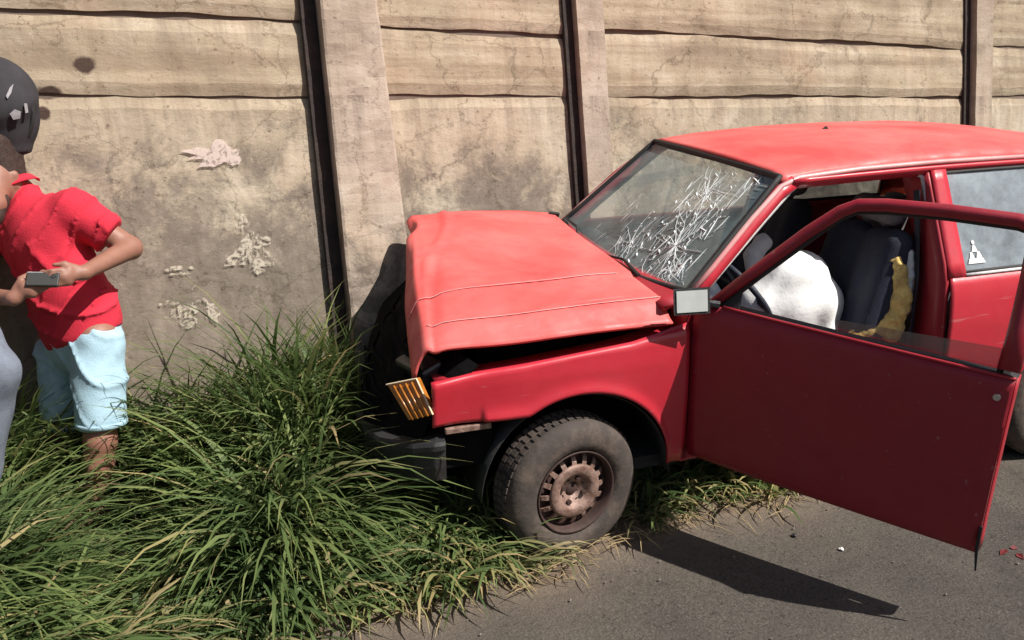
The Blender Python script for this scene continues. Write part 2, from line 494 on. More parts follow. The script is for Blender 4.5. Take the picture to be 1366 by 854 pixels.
    if not post:
        # a blown-out hole and a chipped spot
        for (hu, hh, ru, rh) in HOLES:
            sb = n.new('ShaderNodeVectorMath'); sb.operation = 'SUBTRACT'; l.new(a, sb.inputs[0]); sb.inputs[1].default_value = (hu, hh, 0)
            ml = n.new('ShaderNodeVectorMath'); ml.operation = 'MULTIPLY'; l.new(sb.outputs[0], ml.inputs[0]); ml.inputs[1].default_value = (1 / ru, 1 / rh, 0)
            nn = noise_node(n, l, 22, 3, .6, a)
            ln = n.new('ShaderNodeVectorMath'); ln.operation = 'LENGTH'; l.new(ml.outputs[0], ln.inputs[0])
            a2 = n.new('ShaderNodeMath'); a2.operation = 'MULTIPLY_ADD'; a2.inputs[1].default_value = .9; l.new(nn.outputs[0], a2.inputs[0]); l.new(ln.outputs['Value'], a2.inputs[2])
            q = n.new('ShaderNodeMapRange'); q.inputs[1].default_value = 1.55; q.inputs[2].default_value = 1.2; l.new(a2.outputs[0], q.inputs[0])
            c = mixc(n, l, q.outputs[0], c, (.07, .045, .035))
    l.new(c, b.inputs['Base Color'])
    b.inputs['Roughness'].default_value = .9; b.inputs['Specular IOR Level'].default_value = .25
    bp = n.new('ShaderNodeBump'); bp.inputs['Strength'].default_value = .32; bp.inputs['Distance'].default_value = .02
    bh = noise_node(n, l, 24, 10, .75, mapped(1, 1.6), .2)
    l.new(bh.outputs[0], bp.inputs['Height']); l.new(bp.outputs[0], b.inputs['Normal'])
    return m


def asphalt_material():
    m, n, l, b = new_mat('worn_asphalt')
    tc = n.new('ShaderNodeTexCoord'); v = tc.outputs['Object']
    t1 = noise_node(n, l, 110, 4, .8, v); t2 = noise_node(n, l, 2.2, 8, .65, v, .4); t3 = noise_node(n, l, 36, 6, .75, v)
    r1 = ramp(n, [(.3, (.055, .051, .046)), (.52, (.105, .098, .089)), (.72, (.20, .188, .170))]); l.new(t1.outputs[0], r1.inputs[0])
    r2 = ramp(n, [(.3, (.60, .58, .57)), (.7, (1.15, 1.08, 1.0))]); l.new(t2.outputs[0], r2.inputs[0])
    c = mixc(n, l, 1.0, r1.outputs[0], r2.outputs[0], 'MULTIPLY')
    r3 = ramp(n, [(.34, (.30, .29, .28)), (.45, (1, 1, 1))]); l.new(t3.outputs[0], r3.inputs[0])
    c = mixc(n, l, .8, c, r3.outputs[0], 'MULTIPLY')
    # dust blown out from the verge
    a = attr_vec(n, 'dust'); t4 = noise_node(n, l, 9, 8, .75, v, .3)
    mm = n.new('ShaderNodeMath'); mm.operation = 'MULTIPLY'; l.new(a.outputs['Fac'], mm.inputs[0]); l.new(t4.outputs[0], mm.inputs[1])
    c = mixc(n, l, mm.outputs[0], c, (.30, .225, .165))
    l.new(c, b.inputs['Base Color']); b.inputs['Roughness'].default_value = .88; b.inputs['Specular IOR Level'].default_value = .3
    bp = n.new('ShaderNodeBump'); bp.inputs['Strength'].default_value = .7; bp.inputs['Distance'].default_value = .012
    l.new(t1.outputs[0], bp.inputs['Height'])
    bp2 = n.new('ShaderNodeBump'); bp2.inputs['Strength'].default_value = .5; bp2.inputs['Distance'].default_value = .03
    l.new(t3.outputs[0], bp2.inputs['Height']); l.new(bp.outputs[0], bp2.inputs['Normal']); l.new(bp2.outputs[0], b.inputs['Normal'])
    return m


def grass_material():
    m, n, l, b = new_mat('long_grass_blades')
    a = attr_vec(n, 'tint')
    sep = n.new('ShaderNodeSeparateXYZ'); l.new(a.outputs['Vector'], sep.inputs[0])
    r = ramp(n, [(0, (.050, .088, .034)), (.4, (.098, .160, .060)), (.75, (.165, .232, .094)), (.92, (.27, .28, .14)), (1, (.40, .33, .20))])
    l.new(sep.outputs[0], r.inputs[0])
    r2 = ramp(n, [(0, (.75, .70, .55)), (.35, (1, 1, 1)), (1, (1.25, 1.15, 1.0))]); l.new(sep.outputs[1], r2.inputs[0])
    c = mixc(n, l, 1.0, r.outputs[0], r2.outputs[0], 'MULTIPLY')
    gn = n.new('ShaderNodeTexCoord'); gt = noise_node(n, l, 2.3, 5, .6, gn.outputs['Object'])
    gr_ = ramp(n, [(.35, (.78, .82, .80)), (.7, (1.28, 1.18, 1.02))]); l.new(gt.outputs[0], gr_.inputs[0]); c = mixc(n, l, 1.0, c, gr_.outputs[0], 'MULTIPLY')
    l.new(c, b.inputs['Base Color']); b.inputs['Roughness'].default_value = .6; b.inputs['Specular IOR Level'].default_value = .35
    tl = n.new('ShaderNodeBsdfTranslucent'); l.new(c, tl.inputs[0])
    mx = n.new('ShaderNodeMixShader'); mx.inputs[0].default_value = .42
    l.new(b.outputs[0], mx.inputs[1]); l.new(tl.outputs[0], mx.inputs[2]); l.new(mx.outputs[0], n['Material Output'].inputs[0])
    return m


HOLES = []

# ------------------------------------------------------------------ the wall's own frame
WD = np.array([-0.98570855, -0.16029367, -0.05181298])
UPn = np.array(UP)
WU = WD - UPn * (WD @ UPn); WU /= np.linalg.norm(WU)
WN = np.cross(UPn, WU)
if WN[1] < 0: WN = -WN
W0 = np.array([.5, -.695, 0.0])
WSLOPE = (WD @ UPn) / (WD @ WU)


def wall_pix(u, v, b=0.0):
    """(along, height) of the wall point seen at a pixel, on a plane b in front of the wall"""
    d = CAM_R.T @ np.array([(u - 683) / FOC, (v - 427) / FOC, 1.0])
    t = ((W0 + WN * b - CAM_POS) @ WN) / (d @ WN)
    X = CAM_POS + t * d - W0
    a = X @ WU
    return a, X @ UPn - WSLOPE * a


for (u, v, ru, rh) in ((113, 87, .045, .038), (66, 124, .05, .03), (58, 152, .03, .03)):
    a, h = wall_pix(u, v); HOLES.append((a, h, ru, rh))

M['wall'] = wall_material('stained_concrete')
M['post'] = wall_material('pole_concrete', True)
M['wall_core'] = simple('dark_joint_mortar', (.17, .125, .10), .95)
def flaked(name, col, thr):
    m, n, l, b = new_mat(name)
    tc = n.new('ShaderNodeTexCoord'); t = noise_node(n, l, 26, 8, .8, tc.outputs['Object'], .8)
    r = ramp(n, [(thr, (0, 0, 0)), (thr + .09, (.85,) * 3)]); l.new(t.outputs[0], r.inputs[0])
    b.inputs['Base Color'].default_value = (*col, 1); b.inputs['Roughness'].default_value = .9
    l.new(r.outputs[0], b.inputs['Alpha'])
    return m


M['strip'] = simple('post_shade_dark', (.030, .021, .019), .8, var=.4, scale=18, bump=.4, dirt=(.07, .04, .03), dirtscale=9, dirtamt=.6)  # near-black that paints the shadow beside posts and pole
M['paint_a'] = flaked('pink_white_paint', (.66, .54, .49), .40)
M['paint_b'] = flaked('old_white_paint', (.60, .53, .43), .46)
M['asphalt'] = asphalt_material()
M['soil'] = simple('verge_soil', (.105, .075, .052), .95, var=.4, scale=20, bump=.8, bscale=60, dirt=(.22, .165, .11), dirtscale=5, dirtamt=.7)
M['grass'] = grass_material()


def y_wall(x): return W0[1] + (x - .5) * (WD[1] / WD[0])
def y_edge(x):
    x = np.asarray(x, float)
    return .80 + .175 * x + .035 * np.sin(x * 5.3 + .4) + .03 * np.sin(x * 11.7) + .015 * np.sin(x * 31)


# ------------------------------------------------------------------ ground
def axis_pts(c, fine, step, far):
    a = list(np.arange(c - fine, c + fine + 1e-6, step)); s = step * 2
    while a[-1] < far: a.append(a[-1] + s); a.insert(0, a[0] - s); s *= 1.5
    return np.array(a)


xs = axis_pts(0, 4.0, .08, 70); ys_ = axis_pts(1.6, 2.4, .08, 70)
XX, YY = np.meshgrid(xs, ys_, indexing='ij')
pts = np.stack([XX.ravel(), YY.ravel(), np.zeros(XX.size)], 1)
pts[:, 2] = .004 * vnoise(pts * 2.1, 3) * (np.abs(pts[:, 0]) < 6)
nx, ny = len(xs), len(ys_)
F = [(i * ny + j, (i + 1) * ny + j, (i + 1) * ny + j + 1, i * ny + j + 1) for i in range(nx - 1) for j in range(ny - 1)]
road = mesh_obj('road', pts, F, M['asphalt'], smooth=True, kind='structure')
at = road.data.attributes.new('dust', 'FLOAT', 'POINT')
dd = pts[:, 1] - y_edge(pts[:, 0])
at.data.foreach_set('value', np.clip(1.5 * np.exp(-np.clip(dd, 0, 9) / .16), 0, 1).astype(np.float32))


def verge_z(x, y):
    e = y_edge(x); w = y_wall(x)
    t = np.clip((e - y) / (e - w), -.3, 1)
    q = np.stack([np.asarray(x) * 4, np.asarray(y) * 4, np.zeros_like(np.asarray(x, float))], -1).reshape(-1, 3)
    return np.where(t > 0, .012 + .03 * t + np.minimum(t * 4, 1) * .012 * vnoise(q, 5).reshape(np.shape(x)), t * .25 + .012)


xv = np.concatenate([np.arange(-26, -4, .6), np.arange(-4, 4, .06), np.arange(4, 26, .6)])
tv = np.concatenate([np.linspace(-.04, .9, 26), np.linspace(.92, 1.12, 16)])
X2 = np.repeat(xv[:, None], len(tv), 1); T2 = np.repeat(tv[None], len(xv), 0)
Y2 = y_wall(X2) + T2 * (y_edge(X2) - y_wall(X2))
Z2 = verge_z(X2, Y2)
V = np.stack([X2.ravel(), Y2.ravel(), Z2.ravel()], 1); nv = len(tv)
F = [(i * nv + j, (i + 1) * nv + j, (i + 1) * nv + j + 1, i * nv + j + 1) for i in range(len(xv) - 1) for j in range(nv - 1)]
mesh_obj('verge', V, F, M['soil'], smooth=True, kind='structure')

# ------------------------------------------------------------------ wall of concrete slabs between posts
BASE_W = W0.copy()


def wall_pts(a, b, h):
    a = np.asarray(a, float); b = np.asarray(b, float); h = np.asarray(h, float)
    return W0 + a[:, None] * WU + b[:, None] * WN + (h + WSLOPE * a)[:, None] * UPn


def wall_mesh(name, a, b, h, F, mat, parent, **k):
    o = mesh_obj(name, wall_pts(a, b, h), F, mat, parent, **k)
    at = o.data.attributes.new('uh', 'FLOAT_VECTOR', 'POINT')
    at.data.foreach_set('vector', np.stack([a, h, np.asarray(b) * 3], 1).astype(np.float32).ravel())
    return o


wall = thing('concrete_wall', 'long stained beige concrete slab wall with narrow posts behind the crashed car', 'wall', tuple(W0))


def slab(name, a0, a1, h0, h1, b0, mat, parent, seed, thick=.07, wav=.010, rough=.004, na=None, nh=None):
    na = na or max(4, int((a1 - a0) / .05)); nh = nh or max(3, int((h1 - h0) / .05))
    A, Tt = np.meshgrid(np.linspace(a0, a1, na + 1), np.linspace(0, 1, nh + 1), indexing='ij')
    def edge(aa, hh, s): return hh + (.014 * np.sin((aa - a0) / (a1 - a0) * 3.1 + .5) - .022 * (aa - a0) / (a1 - a0) if 1.9 < hh < 2.4 and a1 - a0 < 4 else 0) + wav * (np.sin(aa * 3.1 + s) * .6 + np.sin(aa * 8.3 + 2 * s) * .3 + np.sin(aa * 23 + s) * .22)
    H = edge(A, h0, seed + round(h0 * 7, 2)) * (1 - Tt) + edge(A, h1, seed + round(h1 * 7, 2)) * Tt
    q = np.stack([A.ravel() * 6, H.ravel() * 9, np.full(A.size, seed)], 1)
    Bf = b0 + rough * vnoise(q, seed) + .002 * vnoise(q * 4, seed)
    # worn, rounded arrises
    edge_d = np.minimum(Tt * (h1 - h0), (1 - Tt) * (h1 - h0)).ravel()
    Bf -= np.where(edge_d < 1e-6, .012, 0)
    a = A.ravel(); h = H.ravel(); N = len(a)
    F = [(i * (nh + 1) + j, (i + 1) * (nh + 1) + j, (i + 1) * (nh + 1) + j + 1, i * (nh + 1) + j + 1) for i in range(na) for j in range(nh)]
    ring = [i * (nh + 1) for i in range(na)] + [na * (nh + 1) + j for j in range(nh)] + [i * (nh + 1) + nh for i in range(na, 0, -1)] + [j for j in range(nh, 0, -1)]
    ra, rh = a[ring], h[ring]
    a = np.r_[a, ra]; h = np.r_[h, rh]; b = np.r_[Bf, np.full(len(ring), b0 - thick)]
    m = len(ring)
    F += [(ring[k], N + k, N + (k + 1) % m, ring[(k + 1) % m]) for k in range(m)]
    F.append(tuple(N + k for k in range(m))[::-1])
    return wall_mesh(name, a, b, h, F, mat, parent, smooth=False)


pa, _ = wall_pix(777, 130, .07)           # left face of the post seen behind the bonnet
POSTW, PITCH = .165, 3.14
post_as = [pa + PITCH * k for k in range(-3, 5)]
slab('wall_core', post_as[0] - .2, post_as[-1] + .3, -.7, 2.77, -.020, M['wall_core'], wall, 1.0, thick=.08, wav=0, na=60, nh=6)
rows = [(-.6, 1.607, 0.0), (1.623, 1.945, .003), (1.965, 2.32, .007), (2.34, 2.74, .010)]
sd = 0.0
for k in range(len(post_as) - 1):
    for (h0, h1, b0) in rows:
        sd += 1.37
        slab('wall_slab', post_as[k] + POSTW - .01, post_as[k + 1] + .01, h0, h1, b0 + .004 * math.sin(sd * 5), M['wall'], wall, sd)
for a0 in post_as:
    sd += 1.1
    slab('post', a0, a0 + POSTW, -.6, 2.80, .070, M['post'], wall, sd, thick=.13, wav=0, rough=.003, na=4, nh=60)
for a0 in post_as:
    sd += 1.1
    slab('shade_strip', a0 - .055, a0 - .002, -.6, 2.80, .022, M['strip'], wall, sd, thick=.07, wav=0, rough=.0015, na=2, nh=40)  # added dark strip standing in for the post's cast shadow
slab('coping', post_as[0] - .2, post_as[-1] + .3, 2.805, 2.87, .09, M['post'], wall, 3.3, thick=.26, wav=.003, na=120, nh=2)


def ragged(cu, cv, ru, rv, seed, n=40, amp=.35, lobes=()):
    """an irregular painted patch on the wall, centre and radii in pixels of the photo's wall"""
    a0, h0 = wall_pix(cu, cv); a1, _ = wall_pix(cu + ru, cv); _, h1 = wall_pix(cu, cv - rv)
    sa, sh = a1 - a0, h1 - h0
    r_ = np.random.default_rng(seed)
    A = []; H = []
    for i in range(n):
        t = 2 * math.pi * i / n
        r = 1 + amp * (.5 * math.sin(3 * t + seed) + .4 * math.sin(5 * t + 2 * seed) + .5 * (r_.random() - .5))
        for (lt, lw, lr) in lobes:
            dlt = (t - lt + math.pi) % (2 * math.pi) - math.pi
            r += lr * math.exp(-(dlt / lw) ** 2)
        A.append(a0 + sa * r * math.cos(t)); H.append(h0 + sh * r * math.sin(t))
    A.append(a0); H.append(h0)
    return np.array(A), np.array(H), [(i, (i + 1) % n, n) for i in range(n)]


for (cu, cv, ru, rv, seed, mat, lobes) in (
        (296, 206, 24, 16, 3, 'paint_a', ((3.0, .12, 1.3), (2.75, .1, 1.0), (3.3, .12, .9), (3.75, .15, .6))),
        (340, 340, 26, 23, 5, 'paint_b', ((1.6, .3, .6), (3.4, .2, .5))), (322, 296, 8, 14, 8, 'paint_b', ()),
        (238, 358, 20, 3, 9, 'paint_b', ()), (240, 365, 16, 2, 11, 'paint_b', ()), (248, 420, 17, 17, 12, 'paint_b', ((.6, .2, .8),)),
        (282, 416, 9, 13, 14, 'paint_b', ((2.2, .3, .6), (5.2, .3, .7))), (225, 404, 14, 3, 16, 'paint_b', ())):
    A, H, F = ragged(cu, cv, ru, rv, seed, lobes=lobes)
    wall_mesh('paint_patch', A, np.full(len(A), .0055), H, F, M[mat], wall)

# ------------------------------------------------------------------ the pole the car has hit
pb = .11
(l0, hl0), (l1, hl1) = wall_pix(427, 0, pb), wall_pix(457, 300, pb)
(r0, hr0), (r1, hr1) = wall_pix(503, 0, pb), wall_pix(541, 300, pb)
def pole_edges(h): return l1 + (l0 - l1) * (h - hl1) / (hl0 - hl1), r1 + (r0 - r1) * (h - hr1) / (hr0 - hr1)
pole = thing('concrete_pole', 'broad leaning rectangular concrete pole against the wall at the car nose', 'pole', tuple(W0))
hs = np.linspace(-.5, 4.2, 95)
prof = [(0, .02), (.0, .5), (0, .96), (.04, 1), (.35, 1.0), (.65, 1.0), (.96, 1), (1, .96), (1, .5), (1, .02)]
A = []; B = []; H = []
for h in hs:
    l_, r_ = pole_edges(h)
    for (s, b) in prof:
        n_ = .003 * math.sin(h * 13 + s * 9) + .002 * math.sin(h * 41 + s * 5)
        A.append(l_ + (r_ - l_) * s); B.append(.012 + (pb - .012) * b + (n_ if b > .9 else 0)); H.append(h)
m_ = len(prof)
F = [(i * m_ + j, (i + 1) * m_ + j, (i + 1) * m_ + (j + 1) % m_, i * m_ + (j + 1) % m_) for i in range(len(hs) - 1) for j in range(m_)]
F.append(tuple(range(m_))); F.append(tuple((len(hs) - 1) * m_ + j for j in range(m_))[::-1])
wall_mesh('shaft', np.array(A), np.array(B), np.array(H), F, M['post'], pole, smooth=False)
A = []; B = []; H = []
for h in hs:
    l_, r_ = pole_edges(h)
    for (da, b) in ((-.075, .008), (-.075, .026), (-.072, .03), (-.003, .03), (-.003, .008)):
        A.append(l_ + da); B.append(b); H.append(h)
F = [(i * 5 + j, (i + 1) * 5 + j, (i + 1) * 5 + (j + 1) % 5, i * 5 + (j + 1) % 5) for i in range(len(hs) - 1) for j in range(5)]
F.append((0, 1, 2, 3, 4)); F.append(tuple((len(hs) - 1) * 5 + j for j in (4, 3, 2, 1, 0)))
wall_mesh('shade_strip', np.array(A), np.array(B), np.array(H), F, M['strip'], pole)  # added dark strip standing in for the pole's shaded side and shadow
lw, rw = pole_edges(3.95)
mb = MB(); 
ctr = wall_pts([(lw + rw) / 2], [.18], [3.95])[0]
for s in (-.6, .6):
    pass
mb.tube([ctr - WU * .75, ctr + WU * .75], .05, 4)
mb.build('crossarm', M['twig'], pole)

# ------------------------------------------------------------------ the crashed car
car = thing('crashed_car', 'crashed faded red two-door hatchback with its driver door wide open', 'car', (0, 0, 0))


def interp(x, xp, fp): return float(np.interp(x, xp, fp))


def y_side(z, x=0.0):
    y = interp(z, [.2, .30, .40, .56, .74, .86, .95], [.735, .765, .788, .80, .80, .787, .765])
    if x > .2: y -= .05 * (x - .2)
    if x < -2.4: y -= .09 * (-2.4 - x)
    return y


def dent(p, amp=.006, s=7.0, seed=2): return amp * float(vnoise(np.array([p]) * s, seed)[0])


# --- bonnet: sprung up and buckled against the pole
hood_left = np.array([(-.425, .725, .862), (-.2, .722, .862), (.05, .715, .86), (.3, .70, .85), (.48, .685, .838), (.565, .64, .842)])
hood_right = np.array([(-.455, -.69, .94), (-.25, -.69, .972), (-.05, -.68, .99), (.12, -.67, 1.005), (.25, -.668, 1.008), (.31, -.662, 1.005)])


def along(pts, t):
    s = np.linspace(0, 1, len(pts)); return np.array([np.interp(t, s, pts[:, i]) for i in range(3)])


def smooth(x): x = min(1, max(0, x)); return x * x * (3 - 2 * x)


def hood_fn(u, t):
    """u: 0 near side .. 1 far side; t: 0 rear .. 1 front"""
    a, b = along(hood_left, t), along(hood_right, t)
    p = a + (b - a) * u
    # crown, rolled near edge, two pressed feature lines
    yy = u
    p[2] += .060 * smooth(yy / .075) * (1 - .25 * t) + .022 * math.sin(math.pi * yy)
    c1 = .235 - .02 * t + .02 * math.sin(3.0 * t)
    p[2] += .012 * smooth((yy - c1) / .012) - .012 * smooth((yy - c1 - .1) / .35)
    # rear edge follows the screen, front edge bowed
    p[0] += (1 - t) ** 2 * .035 * math.sin(math.pi * yy) + t * t * .03 * math.sin(math.pi * min(1, yy * 1.2)) * (1 - yy)
    # buckles
    p[2] += .012 * math.sin(3.2 * t * math.pi + 4 * yy) * t * (1 - .5 * yy) + .008 * math.sin(9 * yy + 3 * t) * t
    p[2] -= (.060 * smooth((t - .88) / .12) + .05 * max(0, (t - .95) / .05) ** 2) * (1 - .75 * smooth((yy - .5) / .25))
    kink = abs((t - .70 - .10 * math.sin(5 * yy)) / .05)
    p[2] += .011 * max(0, 1 - kink) * smooth((yy - .3) / .2)
    kink = abs((t - .82 + .16 * yy) / .045)
    p[2] -= .010 * max(0, 1 - kink) * (1 - smooth((yy - .5) / .2))
    kink = abs((yy - .56 - .2 * (1 - t)) / .03)
    p[2] += .010 * max(0, 1 - kink) * smooth((t - .45) / .3)
    nt = math.exp(-((yy - .90) / .06) ** 2) * smooth((t - .80) / .2)
    p[2] -= .05 * nt; p[0] -= .03 * nt
    p += dent(p, .0035, 11, 4)
    return p


V, F = sheet(hood_fn, 60, 60)
hood = mesh_obj('bonnet', V, F, M['faded'], car, smooth=True, solid=.012)
hood['label'] = 'buckled faded bonnet sprung open at the front'
# torn folded lip at the bonnet front
V, F = sheet(lambda u, v: hood_fn(.02 + .97 * u, .995) + np.array([.004 * math.sin(u * 23) - .004 - .03 * v, .004 * math.sin(17 * u), -v * (.035 + .09 * smooth((u - .62) / .2)) + .006 * math.sin(31 * u) * v]), 40, 4)
mesh_obj('bonnet_lip', V, F, M['shade_black'], hood, smooth=True, solid=.006)
# highlights painted as pale lines along the pressed creases
for c, tt in ((.072, (.0, .86)), (.243, (.06, .98))):
    P = [hood_fn(c + (.02 * math.sin(3.0 * t) - .02 * t if c > .1 else 0), t) + np.array([0, 0, .0035]) for t in np.linspace(*tt, 40)]
    o = MB().tube(P, [.0035 * (.6 + .4 * math.sin(i * 1.7) ** 2) for i in range(40)], 6, flat=(1, .5)).build('crease_highlight', M['worn'], hood, smooth=True)

# --- front wings
ARC = (-.03, .285)


def arch_z(x, cx, cz, r):
    d = r * r - (x - cx) ** 2
    return cz + math.sqrt(d) if d > 0 else -1


def wing(sgn, name):
    xs = np.unique(np.r_[np.linspace(-.462, .53, 60), ARC[0] - .372, ARC[0] + .372])
    V = []; n = 14
    if sgn < 0: xs = xs[xs < .24]
    for x in xs:
        zt = interp(x, [-.462, -.23, .186, .53], [.875, .828, .796, .772])
        zb = .30 if x < ARC[0] else .598
        az = arch_z(x, *ARC, .374)
        zb = max(zb, az) if az > 0 else zb
        if x < -.40: zb = .30
        for k in range(n + 1):
            z = zb + (zt - zb) * k / n
            y = y_side(z, x)
            # shoulder rolls in at the top, lip flares at the arch
            y -= .012 * smooth((k / n - .94) / .06)
            if az > 0: y += .012 * math.exp(-((z - zb) / .03) ** 2)
            p = np.array([x, y, z]); y += dent(p, .0035, 9, 6) + (.015 * math.sin(9 * z + 14 * x) * smooth((x - .2) / .3))
            V.append((x, sgn * y, z))
    F = [(i * (n + 1) + j, (i + 1) * (n + 1) + j, (i + 1) * (n + 1) + j + 1, i * (n + 1) + j + 1) for i in range(len(xs) - 1) for j in range(n)]
    if sgn < 0: F = [f[::-1] for f in F]
    o = mesh_obj(name, V, F, M['red'], car, smooth=True, solid=.008, offset=1 if sgn > 0 else 1)
    return o


wl_ = wing(1, 'front_wing'); wing(-1, 'front_wing')
# inner wing apron in shade under the bonnet gap
for sgn in (1, -1):
    MB().sheet(lambda u, v: np.array([-.46 + (.95 if sgn > 0 else .68) * u, sgn * ((.772 - .006 * min(1, v * 2) - .34 * max(0, v - .5)) - .045 * max(0, (-.46 + .95 * u) - .2)), interp(-.46 + .95 * u, [-.46, -.23, .186, .53], [.866, .819, .787, .763]) - .045 * min(1, v * 2)]), 14, 6).build('wing_channel', M['red'], car, smooth=True, solid=.004)
    # wheel housing
    V, F = sheet(lambda u, v: np.array([ARC[0] + .385 * math.cos(math.pi * u), sgn * (.765 - .32 * v), ARC[1] - .03 + .385 * math.sin(math.pi * u) * 1.0]), 24, 3)
    mesh_obj('wheel_housing', V, F, M['black'], car, smooth=True, solid=.004)
    V, F = sheet(lambda u, v: np.array([-2.358 + .36 * math.cos(math.pi * u), sgn * (.755 - .32 * v), .27 + .36 * math.sin(math.pi * u)]), 24, 3)
    mesh_obj('wheel_housing', V, F, M['black'], car, smooth=True, solid=.004)
# dark engine bay block, crushed radiator panel
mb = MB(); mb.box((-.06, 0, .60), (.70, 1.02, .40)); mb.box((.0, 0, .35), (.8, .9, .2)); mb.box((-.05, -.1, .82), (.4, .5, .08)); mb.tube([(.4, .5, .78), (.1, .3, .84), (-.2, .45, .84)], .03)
mb.build('engine', M['shade_black'], car)


def front_fn(u, v):
    """u near..far, v top..bottom: the stove-in nose"""
    y = .72 - 1.36 * u
    z = interp(u, [0, .2, 1], [.79, .85, .93]) * (1 - v) + .42 * v
    x = interp(z, [.42, .47, .62, .74, .80, 1.0], [.69, .70, .62, .50, .43, .385]) + interp(u, [0, .12, .3, .55, .75, 1], [-.10, -.03, 0, -.02, -.11, -.16])
    p = np.array([x, y, z])
    p[0] += .018 * math.sin(13 * u + 5 * v) * math.sin(7 * v + 2) + .010 * math.sin(29 * u) * (1 - v)
    return p


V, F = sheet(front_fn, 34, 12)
mesh_obj('crushed_nose_panel', V, F, M['shade_black'], car, smooth=False, solid=.01)
gr = MB()
for k in range(7):
    v = .28 + .085 * k
    gr.tube([front_fn(u, v) + np.array([.014 + .010 * math.sin(9 * u + k), 0, .012 * math.sin(7 * u + k * 2)]) for u in np.linspace(.18, .80, 14)], .008, 4)
    gr.build('grille_slat', M['shade_black'], car); gr = MB()
# headlamp pushed back, broken
hl = MB(); Rr = np.array(Matrix.Rotation(.35, 3, 'Y') @ Matrix.Rotation(.25, 3, 'Z'))
hl.box((.49, .48, .68), (.10, .24, .14), Rr)
hl.build('headlamp', M['headlamp'], car, bevel=.015)
# amber indicator hanging out of its corner
ind_c = np.array([.575, .705, .675]); ax_u = np.array([-.08, .15, 0]); 
c4 = [pix(u, v, d) for (u, v, d) in ((516, 513, 3.35), (556, 505, 3.30), (578, 553, 3.26), (545, 561, 3.31))]
back = np.array([-.02, -.035, -.01])
V = c4 + [c + back for c in c4]
F = [(0, 3, 2, 1), (4, 5, 6, 7), (0, 1, 5, 4), (1, 2, 6, 5), (2, 3, 7, 6), (3, 0, 4, 7)]
ind = mesh_obj('indicator', V, F, M['amber'], car, bevel=.004)
ind['label'] = 'amber indicator lens hanging from the broken corner'
mb = MB()
for a, b in ((0, 1), (1, 2)):
    mb.tube([c4[a] + np.array([.002, .002, 0]), c4[b] + np.array([.002, .002, 0])], .0032, 6)
rb = MB()
for k in range(1, 5):
    a = c4[0] + (c4[1] - c4[0]) * k / 5; b = c4[3] + (c4[2] - c4[3]) * k / 5
    rb.tube([a + (b - a) * .06 + np.array([.002, .004, 0]), b + np.array([.002, .004, 0])], .0045, 6)
rb.build('lens_rib', M['amber'], ind, smooth=True)
mb.build('broken_edge', M['amber_edge'], ind)
# bumper, torn loose on the near corner
path = np.array([(.49, .80, .548), (.53, .795, .546), (.60, .755, .53), (.675, .64, .505), (.715, .45, .48), (.725, .25, .462)])
V = []; prof = [(0, 0), (.008, .012), (.008, .03), (-.004, .036), (-.004, .10), (-.012, .155), (-.03, .155), (-.035, .04), (-.07, .03), (-.075, 0)]
tt = np.linspace(0, 1, 70)
for t in tt:
    s = np.linspace(0, 1, len(path)); p = np.array([np.interp(t, s, path[:, i]) for i in range(3)])
    t2 = min(1, t + .02); t1 = max(0, t - .02)
    d = np.array([np.interp(t2, s, path[:, i]) - np.interp(t1, s, path[:, i]) for i in range(3)]); d[2] = 0; d /= np.linalg.norm(d)
    nrm = np.array([-d[1], d[0], 0]) 
    if nrm @ (p - np.array([-.5, 0, p[2]])) < 0: nrm = -nrm
    for (o_, dz) in prof:
        V.append(p + nrm * (o_ + .003 * math.sin(t * 11)) - np.array([0, 0, dz]))
m_ = len(prof)
F = [(i * m_ + j, (i + 1) * m_ + j, (i + 1) * m_ + (j + 1) % m_, i * m_ + (j + 1) % m_) for i in range(len(tt) - 1) for j in range(m_)]
F.append(tuple(range(m_))[::-1]); F.append(tuple((len(tt) - 1) * m_ + j for j in range(m_)))
bump = mesh_obj('bumper', V, F, M['grey_trim'], car, smooth=False)
bump['label'] = 'dark front bumper torn loose at the near corner'
# broken inner arch piece / steel bracket under the wing
MB().box((.40, .775, .575), (.17, .02, .022)).build('bracket', M['rim'], car, bevel=.003)
MB().box((.42, .70, .47), (.26, .02, .16)).build('splash_guard', M['shade_black'], car, bevel=.005)

# --- cowl, screen, roof
def screen_fn(u, v, lift=0.0):
    """u near..far, v bottom..top"""
    w = .665 + (.555 - .665) * v
    bow = 1 - (2 * u - 1) ** 2
    x = -.515 + (-.955 + .515) * v + (.085 * (1 - v) + .035 * v) * bow
    z = .955 + (1.350 - .955) * v - .028 * (1 - v) * bow + .012 * v * bow
    p = np.array([x, w * (1 - 2 * u), z])
    return p + lift * np.array([.66, 0, .75])


V, F = sheet(screen_fn, 24, 12)
ws = mesh_obj('windscreen', V, F, M['glass'], car, smooth=True)
ws['label'] = 'cracked windscreen, shattered on the driver side'
ring = [screen_fn(t, 0, .004) for t in np.linspace(0, 1, 16)] + [screen_fn(1, t, .004) for t in np.linspace(.06, .94, 8)] + [screen_fn(t, 1, .004) for t in np.linspace(1, 0, 16)] + [screen_fn(0, t, .004) for t in np.linspace(.94, .06, 8)]
MB().tube(ring, .013, 8, closed=True).build('screen_seal', M['rubber'], ws, smooth=True)
cr = MB(); r_ = np.random.default_rng(11)
def sliver(u, v, du, dv, w):
    a = screen_fn(u, v, .003); b = screen_fn(min(.99, u + du), min(.98, v + dv), .003)
    mid = (a + b) / 2 + (r_.random(3) - .5) * .003
    mid[2] += .001
    cr.tube([a, mid, b], [w * .3, w, w * .3], 4, flat=(1, .35))
